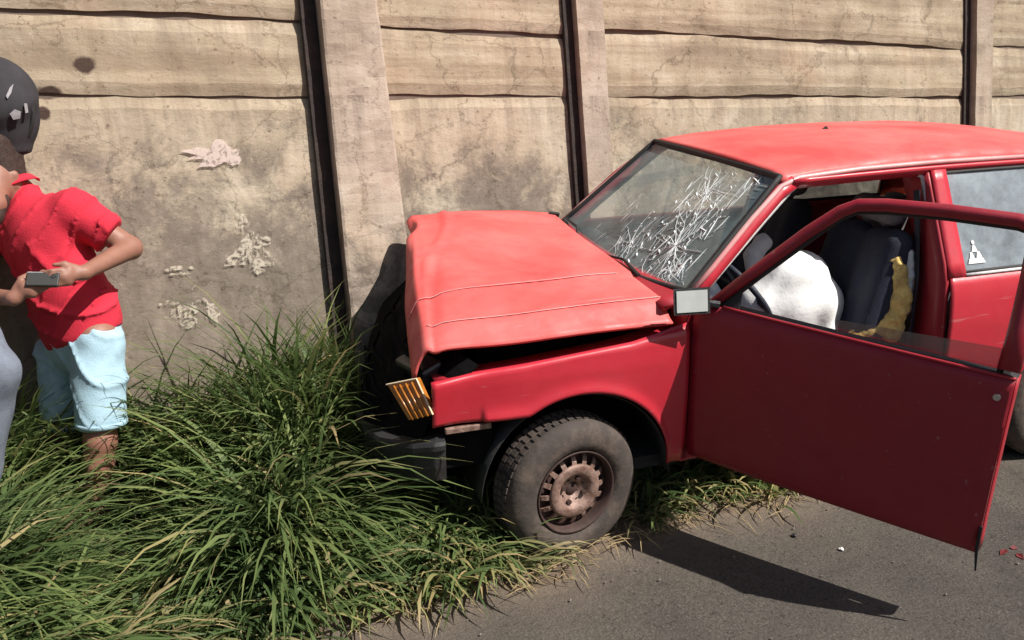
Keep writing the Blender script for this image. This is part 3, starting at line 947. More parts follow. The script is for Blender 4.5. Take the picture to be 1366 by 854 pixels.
def web(u0, v0, n, L, rings, w):
    """cracks spreading from one blow: wandering rays joined by broken rings"""
    rays = []
    for k in range(n):
        a = 2 * math.pi * (k + .35 * r_.normal()) / n; ll = L * (.5 + .7 * r_.random())
        ray = []
        for f in np.linspace(0, 1, 7):
            a += .06 * r_.normal()
            ray.append((u0 + ll * f * .62 * math.cos(a), v0 + ll * f * 1.5 * math.sin(a)))
        rays.append([q for q in ray if .015 < q[0] < .985 and .02 < q[1] < .98])
    for ray in rays:
        if len(ray) > 1: cr.tube([screen_fn(*q, .003) for q in ray], np.linspace(w, w * .35, len(ray)), 4, flat=(1, .4))
    for j in range(1, rings + 1):
        for k in range(n):
            A_, B_ = rays[k], rays[(k + 1) % n]
            if len(A_) > j and len(B_) > j and r_.random() < .72:
                cr.tube([screen_fn(*A_[j], .003), screen_fn((A_[j][0] + B_[j][0]) / 2 + .004 * r_.normal(), (A_[j][1] + B_[j][1]) / 2 + .006 * r_.normal(), .003), screen_fn(*B_[j], .003)], w * .55, 4, flat=(1, .4))
web(.20, .30, 26, .26, 5, .0016); web(.27, .72, 20, .22, 4, .0014); web(.42, .20, 18, .20, 4, .0011); web(.12, .10, 14, .14, 3, .0014)
for k in range(85):       # main band of long parallel streaks near the driver pillar
    v = .04 + .80 * r_.random(); u = .06 + .30 * r_.random() ** 1.2 + .05 * v
    L = r_.random() ** 2 * .22 + .02
    sliver(u, v, .012 * r_.normal() - .05 * L, L, .0014 + .0040 * r_.random() ** 2)
for k in range(26):       # finer ones further across the lower half
    v = .03 + .5 * r_.random(); u = .3 + .42 * r_.random()
    L = r_.random() ** 2 * .15 + .015
    sliver(u, v, .01 * r_.normal() - .05 * L, L, .0009 + .0018 * r_.random() ** 2)
for k in range(40):        # crazed patch in the upper driver corner
    sliver(.06 + .28 * r_.random(), .66 + .30 * r_.random(), .06 * r_.normal(), .04 * r_.normal(), .0012 + .003 * r_.random() ** 2)
for k in range(60):        # chips
    u, v = .08 + .4 * r_.random(), .06 + .6 * r_.random()
    sliver(u, v, .012 * r_.normal(), .015 + .01 * r_.random(), .003 + .003 * r_.random())
cr.build('glass_cracks', M['crack'], ws, kind='stuff')
V, F = sheet(lambda u, v: np.array([-.40 - .13 * v + .05 * math.sin(math.pi * u), .70 - 1.40 * u, .905 + .035 * v]), 16, 3)
cowl = mesh_obj('scuttle', V, F, M['jamb'], car, smooth=True, solid=.02)
for (ub, ue, vb) in ((.22, .50, .03), (.70, .97, .03)):
    MB().tube([screen_fn(ub, .0, .02), screen_fn((ub + ue) / 2, .07, .016), screen_fn(ue, .035, .012)], [.009, .006, .005], 6).build('wiper', M['rubber'], car)
MB().tube([(-.445, -.66, .975), (-.43, -.655, 1.005), (-.47, -.63, 1.0)], .012, 6).build('bonnet_hinge', M['rubber'], car)

RX = np.array([-.96, -1.15, -1.5, -1.9, -2.3, -2.55, -2.70])
RZ = np.array([1.352, 1.372, 1.390, 1.392, 1.380, 1.362, 1.335])


def roof_fn(u, v):
    """u near..far, v front..rear"""
    w = .568 - .02 * v
    yy = 1 - 2 * u
    x = -.955 - 1.745 * v + .035 * (1 - yy * yy) * (1 - v) - .03 * (1 - yy * yy) * v
    z = interp(x, RX[::-1], RZ[::-1]) + .022 * (1 - yy * yy) - .028 * smooth((abs(yy) - .93) / .07)
    p = np.array([x, w * yy, z])
    p[2] += dent(p, .003, 6, 9)
    return p


V, F = sheet(roof_fn, 36, 48)
roof = mesh_obj('roof', V, F, M['faded'], car, smooth=True, solid=.014)
V, F = sheet(lambda u, v: roof_fn(.03 + .94 * u, .02 + .96 * v) - np.array([0, 0, .035]), 12, 16)
mesh_obj('head_liner', V, F, M['liner'], car, smooth=True)
MB().tube([(-1.62, -.15, 1.405), (-1.66, -.15, 1.43)], .012, 6).build('aerial_base', M['rubber'], roof)

MB().tube([roof_fn(.30 + .02 * k, .32 + .012 * k) + np.array([0, 0, .002]) for k in range(6)], [.001, .003, .004, .003, .004, .001], 5, flat=(1.6, .4)).build('scratch', M['pale_cloth'], roof)
for sgn in (1, -1):
    S = np.array([1, sgn, 1])
    # gutter
    P = [np.array([-.50, .690, .945]), np.array([-.62, .664, 1.05]), np.array([-.80, .618, 1.21]), np.array([-.94, .588, 1.322]), np.array([-1.02, .582, 1.350]), np.array([-1.3, .580, 1.366]), np.array([-1.7, .578, 1.372]), np.array([-2.2, .572, 1.366]), np.array([-2.55, .562, 1.346]), np.array([-2.70, .55, 1.318])]
    MB().tube([p * S for p in P], .011, 6).build('roof_gutter', M['worn'], car, smooth=True)
    # screen pillar
    Pl = [np.array([-.47, .700, .90]), np.array([-.60, .675, 1.02]), np.array([-.78, .632, 1.18]), np.array([-.93, .596, 1.305]), np.array([-1.0, .580, 1.338])]
    MB().tube([(p + np.array([-.012, -.022, -.008])) * S for p in Pl], .034, 6, flat=(1, .8)).build('screen_pillar', M['red'], car, smooth=True)
    # pale door-opening weatherstrip
    Q = [np.array([-.52, .672, .93]), np.array([-.66, .645, 1.06]), np.array([-.84, .605, 1.215]), np.array([-.965, .578, 1.318]), np.array([-1.03, .572, 1.338]), np.array([-1.3, .570, 1.350]), np.array([-1.58, .570, 1.352]), np.array([-1.625, .575, 1.335]), np.array([-1.64, .615, 1.2]), np.array([-1.645, .70, .95])]
    MB().tube([(q + np.array([-.028 if q[0] > -1 else 0, -.006, -.022])) * S for q in Q], .009, 6).build('weatherstrip', M['pale_cloth'] if sgn > 0 else M['rubber'], car, smooth=True)
    # header rail over the door and window
    MB().sheet(lambda u, v: np.array([-.99 - 1.62 * u, (.585 - .025 * v - .012 * u), 1.352 - .035 * v + .012 * math.sin(math.pi * u)]) * S, 20, 2).build('side_rail', M['red'], car, smooth=True, solid=.02)
    # door pillar (B)
    def bp_fn(u, v): 
        z = .93 + .425 * v
        return np.array([-1.645 - (.085 - .012 * v) * u, interp(z, [.93, 1.355], [.772, .582]) + .004, z]) * S
    MB().sheet(bp_fn, 3, 8).build('door_pillar', M['red'], car, smooth=True, solid=.012)
    MB().sheet(lambda u, v: np.array([-1.648, interp(.32 + 1.03 * v, [.32, .56, .93, 1.35], [.765, .795, .772, .58]) - .16 * u, .32 + 1.03 * v]) * S, 3, 14).build('pillar_jamb', M['jamb'], car, smooth=True, solid=.02)
    # rear pillar with slanted window edge
    def cp_fn(u, v):
        z = .93 + .42 * v
        xf = -2.50 + .10 * v; xr = -2.96 + .27 * v
        return np.array([xf + (xr - xf) * u, interp(z, [.93, 1.35], [.770 - .04 * u, .575 - .02 * u]), z]) * S
    MB().sheet(cp_fn, 5, 8).build('rear_pillar', M['red'], car, smooth=True, solid=.012)
    # quarter panel with rear arch
    xs = np.unique(np.r_[np.linspace(-1.65, -3.0, 70), -2.358 - .352, -2.358 + .352]); V = []; n = 16
    for x in xs:
        zb = .29; az = arch_z(x, -2.358, .275, .352); zb = max(zb, az)
        zt = .935 - .02 * smooth((-x - 2.4) / .6)
        for k in range(n + 1):
            z = zb + (zt - zb) * k / n
            y = y_side(z, x) - .006 * smooth((k / n - .9) / .1) + (.012 * math.exp(-((z - zb) / .03) ** 2) if az > 0 else 0)
            V.append((x, sgn * y, z))
    F = [(i * (n + 1) + j, (i + 1) * (n + 1) + j, (i + 1) * (n + 1) + j + 1, i * (n + 1) + j + 1) for i in range(len(xs) - 1) for j in range(n)]
    q = mesh_obj('quarter_panel', V, F, M['red'], car, smooth=True, solid=.008)
    # quarter window
    def qw_fn(u, v):
        z = .942 + .385 * v
        x0 = -1.728 + .012 * v; x1 = -2.505 + .10 * v
        return np.array([x0 + (x1 - x0) * u, interp(z, [.93, 1.355], [.768, .582]) - .004, z]) * S
    V, F = sheet(qw_fn, 10, 6)
    g = mesh_obj('quarter_window', V, F, M['side_glass'], car, smooth=True)
    rg = [qw_fn(t, 0) for t in np.linspace(0, 1, 8)] + [qw_fn(1, t) for t in np.linspace(.1, .9, 5)] + [qw_fn(t, 1) for t in np.linspace(1, 0, 8)] + [qw_fn(0, t) for t in np.linspace(.9, .1, 5)]
    MB().tube(rg, .008, 6, closed=True).build('window_seal', M['rubber'], g, smooth=True)
    MB().tube([qw_fn(t, -.02) + np.array([0, .009 * sgn, 0]) for t in np.linspace(0, 1, 8)], .007, 6).build('window_trim', M['pale_cloth'], g, smooth=True)
    if sgn > 0:
        # small white family sticker: heads above a triangle of bodies
        st = MB()
        def sp(a, b): return qw_fn(a, b) + np.array([0, .004, .0015])
        for (a0, a1, b0, b1) in ((.035, .150, .075, .125), (.05, .085, .125, .19), (.095, .135, .125, .19), (.072, .112, .19, .255)):
            st.add([sp(a0, b0), sp(a1, b0), sp(a1 - .012, b1), sp(a0 + .012, b1)], [(0, 1, 2, 3)])
        for (a, b, r) in ((.092, .285, .018),):
            ring = [sp(a + r * .55 * math.cos(t), b + 1.3 * r * math.sin(t)) for t in np.linspace(0, 2 * math.pi, 10, endpoint=False)]
            st.add(ring, [tuple(range(10))])
        st.build('sticker', M['sticker'], g)
    # sill
    MB().box((-1.05, sgn * .715, .335), (1.22, .10, .09)).build('sill', M['jamb'], car, bevel=.015)
    # hinge pillar closing the wing
    MB().box((-.475, sgn * .70, .60), (.04, .13, .62)).build('hinge_pillar', M['jamb'], car, bevel=.008)

# far-side door, shut, window wound down
V, F = sheet(lambda u, v: np.array([-.468 - 1.172 * u, -y_side(.31 + .625 * v), .31 + .625 * v]), 12, 12)
mesh_obj('passenger_door', V, F, M['red'], car, smooth=True, solid=.03, offset=1)
MB().box((-1.05, -.735, .62), (1.1, .03, .56)).build('door_card', M['interior'], car, bevel=.01)
P = [np.array([-.50, -.70, .93]), np.array([-.78, -.632, 1.19]), np.array([-.95, -.592, 1.315]), np.array([-1.3, -.582, 1.345]), np.array([-1.62, -.582, 1.345]), np.array([-1.63, -.68, 1.1]), np.array([-1.635, -.765, .93])]
MB().tube(P, .016, 6).build('window_frame', M['jamb'], car, smooth=True)

# rear end
V, F = sheet(lambda u, v: np.array([interp(v, [0, .5, 1], [-2.70, -2.95, -3.02]) - .04 * (1 - (2 * u - 1) ** 2), (1 - 2 * u) * interp(v, [0, .5, 1], [.55, .70, .72]), interp(v, [0, .5, 1], [1.335, .93, .42])]), 14, 14)
mesh_obj('tailgate', V, F, M['red'], car, smooth=True, solid=.02)
V, F = sheet(lambda u, v: np.array([interp(v, [0, 1], [-2.745, -2.93]) - .045 * (1 - (2 * u - 1) ** 2) - .012, (1 - 2 * u) * interp(v, [0, 1], [.49, .60]), interp(v, [0, 1], [1.28, .99])]), 10, 6)
mesh_obj('rear_window', V, F, M['side_glass'], car, smooth=True)
for s in (1, -1):
    MB().box((-3.03, s * .61, .78), (.04, .2, .18)).build('tail_lamp', M['tail'], car, bevel=.01)
MB().box((-3.07, 0, .47), (.10, 1.52, .16)).build('rear_bumper', M['grey_trim'], car, bevel=.03)
# floor, fascia, firewall
mb = MB(); mb.box((-1.6, 0, .28), (2.7, 1.40, .05)); mb.box((-1.1, 0, .36), (1.2, .22, .14)); mb.box((-.48, 0, .6), (.04, 1.36, .62))
mb.build('floor_pan', M['carpet'], car)
V, F = sdf_surface([((-.62, .58, .84), (-.62, -.58, .84), .09, .09), ((-.66, .56, .70), (-.66, -.56, .70), .10, .10), ((-.70, .46, .87), (-.70, .22, .87), .07, .07)], .022, .05)
mesh_obj('fascia', V, F, M['interior'], car, smooth=True)
sw_c = np.array([-.93, .36, .83]); sw_n = np.array([-.80, 0, .60]); e1 = np.array([0, 1.0, 0]); e2 = np.cross(sw_n, e1)
sw = MB().tube([sw_c + .185 * (math.cos(t) * e1 + math.sin(t) * e2) for t in np.linspace(0, 2 * math.pi, 28, endpoint=False)], .013, 8, closed=True).build('steering_wheel', M['interior'], car, smooth=True)
mb = MB(); mb.tube([sw_c, sw_c - sw_n * .25], .03); mb.tube([sw_c - e1 * .18, sw_c + e1 * .18], .012, 6, flat=(1, 2)); mb.tube([sw_c, sw_c - e2 * .18], .012, 6)
mb.build('spoke', M['interior'], sw)


def seat(cy, name, lean=.24):
    pr = [((-1.02, cy - .15, .50), (-1.02, cy + .15, .50), .09, .09), ((-1.35, cy - .15, .47), (-1.35, cy + .15, .47), .09, .09),
          ((-1.02, cy - .2, .51), (-1.35, cy - .2, .48), .075, .075), ((-1.02, cy + .2, .51), (-1.35, cy + .2, .48), .075, .075), ((-1.05, cy, .48), (-1.35, cy, .46), .10, .10)]
    V, F = sdf_surface(pr, .022, .05)
    o = mesh_obj(name, V, F, M['navy'], car, smooth=True)
    top = np.array([-1.42 - lean * .62, cy, 1.02]); bot = np.array([-1.42, cy, .50])
    pr = []
    for dy in (-.19, -.07, .07, .19):
        r = .075 if abs(dy) > .1 else .065
        pr.append((bot + [0, dy, 0], top + [0, dy * .92, 0], r, r * .9))
    V, F = sdf_surface(pr, .02, .06)
    mesh_obj('backrest', V, F, M['navy'], o, smooth=True)
    hr = [(top + [-.03, -.10, .12], top + [-.03, .10, .12], .055, .055), (top + [-.02, -.06, .0], top + [-.03, -.06, .12], .012, .012), (top + [-.02, .06, .0], top + [-.03, .06, .12], .012, .012)]
    V, F = sdf_surface(hr, .014, .03)
    mesh_obj('headrest', V, F, M['grey_cloth'], o, smooth=True)
    return o


seat(.36, 'driver_seat'); seat(-.36, 'passenger_seat')
V, F = sdf_surface([((-2.05, -.5, .52), (-2.05, .5, .52), .13, .13), ((-2.28, -.5, .60), (-2.40, -.5, .92), .11, .09), ((-2.28, 0, .60), (-2.40, 0, .92), .12, .10), ((-2.28, .5, .60), (-2.40, .5, .92), .11, .09)], .03, .22)
mesh_obj('rear_bench', V, F, M['grey_cloth'], car, smooth=True)
# seat belt hanging at the pillar
MB().tube([(-1.60, .575, 1.26), (-1.605, .60, 1.1), (-1.60, .64, .9), (-1.59, .66, .7), (-1.56, .66, .48)], .022, 4, flat=(.15, 1)).build('seat_belt', M['interior'], car)


# --- wheels
def wheel(cx, sgn, name, cy=.79):
    c = np.array([cx, sgn * cy, .282])
    tp = [(.168, -.010), (.180, .004), (.205, .010), (.235, .008), (.262, -.004), (.277, -.022), (.282, -.04), (.282, -.13), (.277, -.15), (.25, -.168), (.19, -.172), (.168, -.16)]
    V, F = lathe(tp, 56, c, sgn=sgn)
    if sgn > 0: F = [f[::-1] for f in F]
    w = mesh_obj(name, V, F, M['tyre'], car, smooth=True)
    tr = MB()
    for k in range(56):       # tread blocks
        a = 2 * math.pi * k / 56
        for (y0, dy, sh) in ((-.05, .022, 0), (-.085, .03, .5), (-.12, .022, 0)):
            an = a + sh * math.pi / 56
            rt = Matrix.Rotation(-an, 3, 'Y')
            tr.box(c + np.array([.2825 * math.cos(an), sgn * y0, .2825 * math.sin(an)]), (.010, dy, .022), np.array(rt))
    tr.build('tread', M['tyre'], w, kind='stuff')
    V, F = lathe([(.170, -.006), (.166, .002), (.160, -.004), (.155, -.020), (.150, -.075), (.150, -.15)], 48, c, sgn=sgn)
    rim = mesh_obj('rim', V, F, M['rim_dark'], w, smooth=True, solid=.003)
    # pressed disc: hub bowl, flat ring, teeth between the ventilation slots
    V, F = lathe([(.0, -.050), (.030, -.050), (.034, -.036), (.062, -.034), (.068, -.020), (.078, -.012), (.100, -.013), (.108, -.020)], 48, c, sgn=sgn)
    mesh_obj('wheel_disc', V, F, M['rim'], w, smooth=True, solid=.004)
    V, F = lathe([(.100, -.050), (.152, -.048)], 40, c, sgn=sgn)
    mesh_obj('disc_back', M and V, F, M['rim_dark'], w, smooth=True)
    for k in range(16):
        an = 2 * math.pi * k / 16
        e = np.array([math.cos(an), 0, math.sin(an)]); g = np.array([-math.sin(an), 0, math.cos(an)]); yv = np.array([0, sgn, 0])
        V = [c + e * r + g * s * hw + yv * y for (r, hw, y) in ((.100, .011, -.016), (.120, .0095, -.020), (.138, .0085, -.030), (.151, .008, -.046)) for s in (-1, 1)]
        F = [(0, 1, 3, 2), (2, 3, 5, 4), (4, 5, 7, 6)]
        mesh_obj('rim_tab', V, F, M['rim'], w, solid=.006)
    for k in range(4):
        an = 2 * math.pi * k / 4 + .4
        q = c + np.array([.049 * math.cos(an), -sgn * .035, .049 * math.sin(an)])
        MB().tube([q, q + np.array([0, sgn * .016, 0])], .010, 6).build('wheel_bolt', M['rim_dark'], w)
    for k in range(4):
        an = 2 * math.pi * k / 4 + .4 + math.pi / 4
        q = c + np.array([.050 * math.cos(an), -sgn * .0345, .050 * math.sin(an)])
        MB().tube([q, q + np.array([0, sgn * .003, 0])], .008, 8).build('vent_hole', M['rubber'], w)
    V, F = lathe([(.0, .0), (.022, .0), (.027, -.006), (.029, -.05)], 20, c + np.array([0, -sgn * .036, 0]), sgn=sgn)
    mesh_obj('hub_cap', V, F, M['rim_dark'], w, smooth=True)
    return w


fw_ = wheel(0.0, 1, 'front_wheel', .820); fw_.matrix_basis = Matrix.Translation((0, .80, .282 - .018)) @ Matrix.Rotation(math.radians(11), 4, 'Z') @ Matrix.Translation((0, -.80, -.282)); wheel(-2.358, 1, 'rear_wheel', .775); wheel(0.0, -1, 'front_wheel', .765); wheel(-2.358, -1, 'rear_wheel', .775)
MB().tube([(0, .7, .28), (0, -.7, .28)], .025).tube([(-2.358, .7, .28), (-2.358, -.7, .28)], .03).build('axle', M['black'], car)

# --- the open driver door
TH = math.radians(56.5)
HX, HY = -.462, .790
DV = np.array([-math.cos(TH), math.sin(TH), 0]); DN = np.array([-math.sin(TH), -math.cos(TH), 0])


def D(r, off, z): return np.array([HX, HY, 0]) + DV * r + DN * off + np.array([0, 0, z])


def d_off(z): return interp(z, [.28, .40, .56, .76, .90, .955, 1.40], [.030, .008, 0, 0, .010, .028, .190])


DB = dict(f=.005, rb=1.062, rt=1.092)


def skin_fn(u, v):
    zb = .330 - .038 * u; zt = .955 - .045 * u
    z = zb + (zt - zb) * v
    rr = DB['rb'] + (DB['rt'] - DB['rb']) * v
    r = DB['f'] + (rr - DB['f']) * u
    return D(r, d_off(z) + .010 * (1 - math.sin(math.pi * min(1, max(0, u)))) + dent((r, 0, z), .0025, 6, 3), z)


V, F = sheet(skin_fn, 30, 24)
door = mesh_obj('driver_door', V, F, M['door_shade_red'], car, smooth=True, solid=.006, offset=1)
door['label'] = 'open driver door in dark shaded red'
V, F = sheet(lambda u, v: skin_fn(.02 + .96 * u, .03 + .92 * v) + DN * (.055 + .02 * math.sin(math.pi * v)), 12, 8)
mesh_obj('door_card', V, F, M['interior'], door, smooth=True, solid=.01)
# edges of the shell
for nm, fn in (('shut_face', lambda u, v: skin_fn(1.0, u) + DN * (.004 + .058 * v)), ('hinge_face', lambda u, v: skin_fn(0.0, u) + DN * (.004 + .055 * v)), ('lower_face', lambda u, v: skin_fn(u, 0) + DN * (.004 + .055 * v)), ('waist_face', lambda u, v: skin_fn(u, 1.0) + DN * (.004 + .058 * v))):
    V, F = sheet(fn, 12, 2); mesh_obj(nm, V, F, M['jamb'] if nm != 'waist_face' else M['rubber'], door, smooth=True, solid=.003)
# pale waist trim and window frame
MB().tube([skin_fn(u, 1.0) + np.array([0, 0, .003]) - DN * .003 for u in np.linspace(.10, 1.0, 20)], .006, 6).build('waist_trim', M['jamb'], door, smooth=True)
fr_pts = [(.055, .945), (.20, 1.09), (.36, 1.245), (.455, 1.325), (.51, 1.352), (.60, 1.362), (.80, 1.366), (1.00, 1.362), (1.045, 1.350), (1.066, 1.315), (1.070, 1.20), (1.070, 1.05), (1.066, .93)]
fw = MB()
fw.tube([D(r, d_off(z) + .012, z) for r, z in fr_pts], [.022, .026, .027, .026, .026, .026, .026, .026,   .026, .028, .032, .033, .034], 8, flat=(1.0, .85))
fw.build('window_frame', M['door_shade_red'], door, smooth=True)
MB().tube([D(r - .0 + (.024 if r < .45 else (-.024 if r > 1.06 else 0)), d_off(z) + .016, z - (.024 if z > 1.3 else .012)) for r, z in fr_pts], .010, 6).build('glass_channel', M['rubber'], door, smooth=True)
# quarter glass corner block and the wound-down pane showing at the back
V = [D(.05, d_off(.93) + .01, .93), D(.17, d_off(.93) + .01, .93), D(.165, d_off(1.04) + .012, 1.035)]
mesh_obj('corner_gusset', V, [(0, 1, 2)], M['rubber'], door, solid=.012)
V, F = sheet(lambda u, v: D(.52 + .55 * u, d_off(.955) + .022, .90 + (.082 + .012 * u) * v), 4, 2)
mesh_obj('lowered_pane', V, F, M['lowered_glass'], door, smooth=False)
# mirror on the front corner of the frame: shell and glass
mc = pix(923, 402, 3.40)
mdir = np.array(DV) * .90 - DN * .25 + np.array([0, 0, .05]); mdir /= np.linalg.norm(mdir)    # where the glass looks
mdir = (CAM_POS - mc) / np.linalg.norm(CAM_POS - mc) * .65 + mdir * .5; mdir /= np.linalg.norm(mdir)
mr_ = np.cross(np.array([0, 0, 1.0]), mdir); mr_ /= np.linalg.norm(mr_); mu = np.cross(mdir, mr_)
V = []; hw, hh = .063, .0425
for (k, dd_) in ((1.0, .0), (1.0, -.02), (.8, -.045), (.45, -.06)):
    for (sx, sy) in ((-1, -1), (1, -1), (1, 1), (-1, 1)):
        V.append(mc + mr_ * sx * hw * k + mu * sy * hh * k + mdir * dd_)
F = [(i * 4 + j, (i + 1) * 4 + j, (i + 1) * 4 + (j + 1) % 4, i * 4 + (j + 1) % 4) for i in range(3) for j in range(4)] + [(12, 13, 14, 15), (3, 2, 1, 0)]
mir = mesh_obj('wing_mirror', V, F, M['black'], door, bevel=.006)
V = [mc + mr_ * sx * hw * .93 + mu * sy * hh * .93 + mdir * .004 for (sx, sy) in ((-1, -1), (1, -1), (1, 1), (-1, 1))]
mesh_obj('mirror_glass', V, [(0, 1, 2, 3)], M['mirror'], mir)
MB().tube([mc - mdir * .03, D(.10, d_off(.95), .96)], .014, 6).build('mirror_stalk', M['black'], mir)
# lock button, handle, door check
q = skin_fn(.965, .90) - DN * .004
MB().tube([q, q - DN * .012], .011, 10).build('lock', M['chrome'], door)
MB().box(D(.03, .06, .55), (.10, .012, .03), np.array([DV, DN, [0, 0, 1]]).T).build('hinge', M['jamb'], door)
MB().tube([D(1.066, .012, .40), D(1.064, .012, .31), D(1.070, .014, .235)], [.006, .006, .003], 5).build('loose_seal', M['rubber'], door)

# --- what lies in the car
def folds(pts): return .002 * vnoise(pts * 16, 2) + .005 * np.abs(np.sin(pts[:, 0] * 34 + pts[:, 2] * 22 + 1.5 * np.sin(pts[:, 1] * 17))) * np.clip((pts[:, 2] - .74) * 9, .25, 1) - .003
wb_c = np.array([-1.12, .40, .72])
def in_plane(u, v, y):
    d = CAM_R.T @ np.array([(u - 683) / FOC, (v - 427) / FOC, 1.0]); return CAM_POS + d * ((y - CAM_POS[1]) / d[1])
prims = []
for yv, gx in ((.44, 0), (.34, 10)):
    q = [in_plane(u + gx, v, yv) for u, v in ((1004, 470), (1012, 405), (1044, 368), (1066, 362), (1084, 400), (1108, 475), (1050, 450), (1050, 405))]
    for a_, b_ in ((0, 1), (1, 2), (2, 3), (3, 4), (4, 5), (5, 6), (6, 0), (6, 7), (7, 2), (7, 4), (7, 1)):
        prims.append((q[a_], q[b_], .055, .055))
V, F = sdf_surface(prims, .010, .10, folds)
o = mesh_obj('white_bundle', V, F, M['white_cloth'], smooth=True)
tag(o, 'bulging crumpled white fabric piled over the front seat inside the car', 'fabric')
V, F = sdf_surface([((-1.00, .33, .97), (-1.06, .30, 1.02), .035, .04), ((-.98, .36, .93), (-1.0, .33, .97), .03, .035)], .008, .03, lambda p: .004 * vnoise(p * 60, 1))
o = mesh_obj('pale_cloth', V, F, M['pale_cloth'], smooth=True)
tag(o, 'small pale cloth above the steering wheel behind the screen pillar', 'cloth')
# torn tan seat-side stuffing hanging by the pillar
prims = [((-1.545, .575, .95), (-1.56, .60, .80), .040, .045), ((-1.56, .60, .80), (-1.53, .60, .66), .045, .05), ((-1.50, .58, .70), (-1.42, .55, .62), .05, .05)]
V, F = sdf_surface(prims, .009, .04, lambda p: .010 * vnoise(p * 70, 3) + .006 * vnoise(p * 130, 5))
o = mesh_obj('tan_stuffing', V, F, M['foam'], smooth=True)
tag(o, 'torn tan and brown stuffing hanging beside the navy seat at the door pillar', 'stuffing')
V, F = sdf_surface([((-1.59, .585, 1.0), (-1.60, .60, .90), .018, .02), ((-1.60, .60, .90), (-1.60, .61, .76), .016, .018), ((-1.585, .61, .74), (-1.53, .62, .69), .018, .014)], .006, .02, lambda p: .005 * vnoise(p * 110, 6))
o = mesh_obj('white_rag', V, F, M['white_cloth'], smooth=True)
tag(o, 'narrow white rag strip hanging by the tan stuffing at the door pillar', 'rag')

# ------------------------------------------------------------------ people
def P3(u, v, d): return pix(u, v, d)


FWD = CAM_R[2].copy()                         # away from the viewer
RIGHT = CAM_R[0].copy()
UPv = np.array(UP)


def ground_under(p):
    q = p.copy(); t = q[2] / UPv[2]; q = q - UPv * t
    q[2] = float(verge_z(np.array([q[0]]), np.array([q[1]]))[0]); return q


